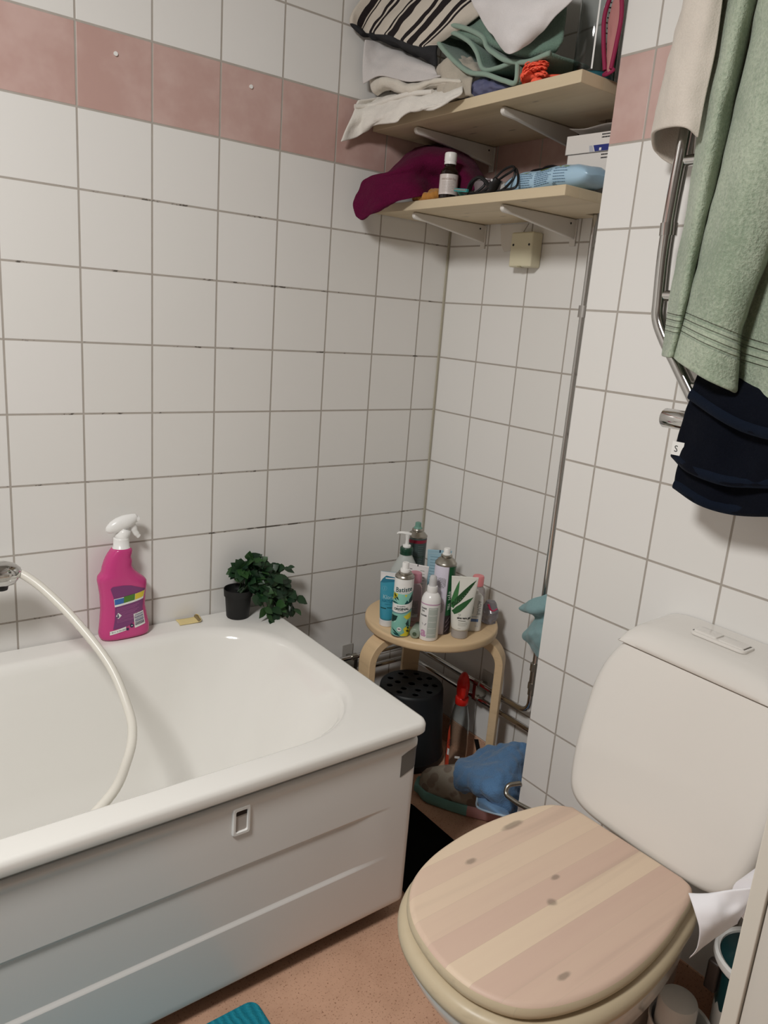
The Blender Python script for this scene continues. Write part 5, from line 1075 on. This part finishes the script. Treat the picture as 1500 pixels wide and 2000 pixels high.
# small roll-on lying on its side
t = thing('roller_bottle', 'small pale green glass roller bottle lying on the stool front', 'bottle', (-.306, -.362, SZ + .0135), 0)
bm = BM(); d0, d1 = Vector((-.0125, -.010, 0)), Vector((.018, .0145, 0)); tube(bm, [d0 + (d1 - d0) * k for k in (0, .04, .1, .6, .95, 1.)], [.0105, .0125, .0132, .0132, .0128, .0115], 28); obj('glass', bm, plain('pale_green_glass', '#a9b9a6', .25, trans=.3), t, angle=50)
bm = BM(); dd = (d1 - d0).normalized(); tube(bm, [d0 - dd * .0006, d0 - dd * .001], .0052, 16); obj('opening', bm, plain('moss_green', '#4a5a45', .6), t)
bm = BM(); tube(bm, [d1 - dd * .004, d1 + dd * .012, d1 + dd * .0135], [.0125, .012, .0105], 24); obj('cap', bm, plain('dark_moss_plastic', '#2c3a2c', .4), t)

# ---------------------------------------------------------------- under the stool
t = thing('plant_pot', 'black plastic plant pot with drainage holes upside down under the stool', 'pot', (-.15, -.187, 0))
bm = BM(); lathe(bm, [(.106, 0), (.108, .002), (.108, .022), (.1045, .026), (.091, .2155), (.0895, .221), (.087, .2235)], (0, 0, 0), 64)
bmesh.ops.delete(bm, geom=[f for f in bm.faces if len(f.verts) > 4], context='FACES_ONLY')
o = obj('pot_wall', bm, M_DARK, t)
bm = BM(); holes = [(0, 0, .010)] + [(.040*math.cos(a), .040*math.sin(a), .0085) for a in [2*PI*i/6 + .3 for i in range(6)]] + [(.066*math.cos(a), .066*math.sin(a), .0085) for a in [2*PI*i/9 for i in range(9)]]
n_ = 72; step_ = .175 / n_; vm = {}
def gv(i, j):
    if (i, j) not in vm: vm[(i, j)] = bm.verts.new((-.0875 + i * step_, -.0875 + j * step_, .2235))
    return vm[(i, j)]
for i in range(n_):
    for j in range(n_):
        x, y = -.0875 + (i + .5) * step_, -.0875 + (j + .5) * step_
        if x*x + y*y > .0875**2 or any((x - a)**2 + (y - b)**2 < r*r for a, b, r in holes): continue
        bm.faces.new((gv(i, j), gv(i+1, j), gv(i+1, j+1), gv(i, j+1)))
for v in bm.verts:       # snap jagged borders onto the true circles
    if v.is_boundary:
        x, y = v.co.x, v.co.y; best = (abs(math.hypot(x, y) - .0875), 0, 0, .0875)
        for a, b, r in holes:
            q = abs(math.hypot(x - a, y - b) - r)
            if q < best[0]: best = (q, a, b, r)
        _, a, b, r = best; l = math.hypot(x - a, y - b) or 1; v.co.x = a + (x - a) / l * r; v.co.y = b + (y - b) / l * r
o = obj('pot_bottom', bm, M_DARK, t, recalc=False); s_ = o.modifiers.new('solidify', 'SOLIDIFY'); s_.thickness = .0022; s_.offset = -1
t = thing('spray_bottle', 'empty clear spray bottle with red trigger head on the floor', 'bottle', (-.075, -.318, .0005), -42)
bm = BM(); loft(bm, [ellring(0, 0, z, a, b, 36, 2.5) for z, a, b in ((.0, .026, .019), (.002, .029, .022), (.006, .030, .023), (.08, .030, .023), (.11, .0285, .022), (.135, .028, .022), (.16, .026, .021), (.19, .020, .018), (.205, .0165, .016), (.212, .0155, .0155))]); o = obj('bottle_body', bm, M_CLEAR, t, angle=50); s_ = o.modifiers.new('solidify', 'SOLIDIFY'); s_.thickness = .001; s_.offset = -1
bm = BM(); lathe(bm, [(.0165, .203), (.0185, .205), (.0185, .224), (.0165, .226)], (0, 0, 0), 28)
tube(bm, [(0, .008, .222), (0, .008, .24), (0, .006, .262), (0, .0, .28), (0, -.004, .293), (0, -.005, .2985)], [.0165, .019, .0195, .0155, .010, .003], 20, flat=(1.25, .92)); tube(bm, [(0, -.018, .258), (0, -.026, .245), (0, -.024, .234)], [.009, .008, .006], 14)
obj('trigger_head', bm, plain('red_plastic', '#d2241b', .28), t, angle=50)
bm = BM(); fm = lambda u, v: (u, -.023 * (1 - abs(min(.99, u / -.030 if u < 0 else u / .030)) ** 2.5) ** .4 - .0005, v)
decal(bm, [(-.0285, .006), (-.018, .006), (-.0205, .06), (-.0215, .10), (-.0255, .145), (-.0285, .12)], fm, 0); decal(bm, rect(-.026, -.021, .05, .07), lambda u, v: Vector(fm(u, v)) + Vector((0, -.0004, 0)), 1)
text(bm, 'ajax', .014, lambda u, v: Vector(fm(u, v)) + Vector((0, -.0006, 0)), 2, -.0225, .09, rot=PI/2); decal(bm, rect(-.004, .01, .045, .052), fm, 1)
obj('label', bm, [plain('orange_red_print', '#c2452e', .4), M_WHITE, M_INK], t, smooth=False, recalc=False)
# trainer under the blue towel
t = thing('trainer_shoe', 'worn grey mesh trainer with teal and pink sole under the blue towel', 'shoe', (-.162, -.462, 0), -56)
# local x runs from heel (+) to toe (-)
def shoe_ring(x, lo, hi, inset=0.):
    k = (x + .135) / .27; wv = .030 + .019 * math.sin(PI * min(1, max(0, (k * .62 + .12)))) ** 1.2 - (.012 * max(0, (k - .5)) )
    if k < .12: wv *= (max(0.03, k) / .12) ** .45
    if k > .9: wv *= ((1.0 - k) / .1 * .45 + .55)
    return wv
bm = BM(); rings = []
for i in range(25):
    k = i / 24; x = -.135 + .27 * k; w = shoe_ring(x, 0, 0); zt = .030 + .012*abs(k - .4)
    r_ = []
    for px_, pz_ in ((-1.04, .032), (-1.12, .018), (-1.06, .004), (-.9, .0), (-.3, .001), (.3, .001), (.9, 0), (1.06, .004), (1.12, .018), (1.04, .032), (.96, zt), (0, zt + .004), (-.96, zt)): r_.append((x * 1.04, px_ * w, pz_ + (.012 * max(0, .16 - k) / .16 if pz_ < .02 else 0)))
    rings.append(r_)
loft(bm, rings)
for f in bm.faces: f.material_index = 0 if f.calc_center_median().x < .015 else 1
obj('sole', bm, [plain('teal_rubber', '#6f9f98', .6, var=.2), plain('dusty_pink_rubber', '#b98a88', .6, var=.15)], t, angle=50)
bm = BM(); rings = []
for i in range(25):
    k = i / 24; x = -.128 + .256 * k; w = shoe_ring(x, 0, 0) * .97
    hgt = .062 + .05 * min(1, max(0, (k - .12) / .45)) ** .9
    if k < .14: hgt = .036 + .028 * (k / .14) ** .5
    rings.append([(x, w * math.cos(a) * (1 if math.sin(a) < .5 else 1 - .25 * (math.sin(a) - .5)), .026 + hgt * max(0, math.sin(a)) ** .75 * .92) for a in [PI * q / 18 for q in range(19)]])
R_ = loft(bm, rings, 0, False, False, closed=False)
def meshmat():
    g = G('grey_mesh'); p = g.obj(); vo = g.n('TexVoronoi', {'Vector': p, 'Scale': 34.}); k = g.step(vo.outputs['Distance'], .38, .5)
    f = g.noise(p, 500., 2.); c = g.mix(k, lin('#8d8074'), lin('#aaa294')); c = g.mix(g.m('MULTIPLY', f, .4), c, lin('#6f655b'))
    g.bump(f, .4, .001); return g.set(**{'Base Color': c, 'Roughness': .9, 'Specular IOR Level': .15})
o = obj('upper', bm, meshmat(), t, angle=0); s_ = o.modifiers.new('solidify', 'SOLIDIFY'); s_.thickness = .003
bm = BM()
for i in range(4):
    for sgn in (-1, 1): tube(bm, [(-.045 + i*.014, sgn*.012, .0925 + i*.0065), (-.046 + i*.014, sgn*.0125, .097 + i*.0067)], .0032, 10)
obj('eyelet', bm, M_BLACK, t)
bt = cloth_mat('blue_terry', '#5f86b0', 300, .8, .28, .0025)
t = thing('towel', 'blue towel with pale hem heaped against the wall corner', 'towel', (-.16, -.5, .06)); off = -Vector(t.location)
sheet('terry', loc(BLUETOWEL), bt, t, .008, 9, 9, .009, 34, 51)
so = sheet('folded_corner', loc(BLUECORNER), cloth_mat('pale_blue_terry', '#6f93b8', 350, .5), t, .004, 8, 8, .002, 28, 52); so['label'] = 'paler blue turned corner'
bm = BM(); e_ = [r[-1] for r in BLUECORNER]; pts_ = [Vector(p) + off for p in (BLUECORNER[0][2], BLUECORNER[1][2], BLUECORNER[2][2], BLUECORNER[2][1], BLUECORNER[2][0])]
tube(bm, catmull(pts_, 6), .0028, 8); obj('hem', bm, plain('pale_blue_hem', '#a9c0d2', .8), so)
bm = BM(); box(bm, .068, .0695, .077, .093, .035, .085, rot=Matrix.Rotation(-.45, 3, 'X')); obj('hanging_tag', bm, M_BLACK, t, smooth=False)
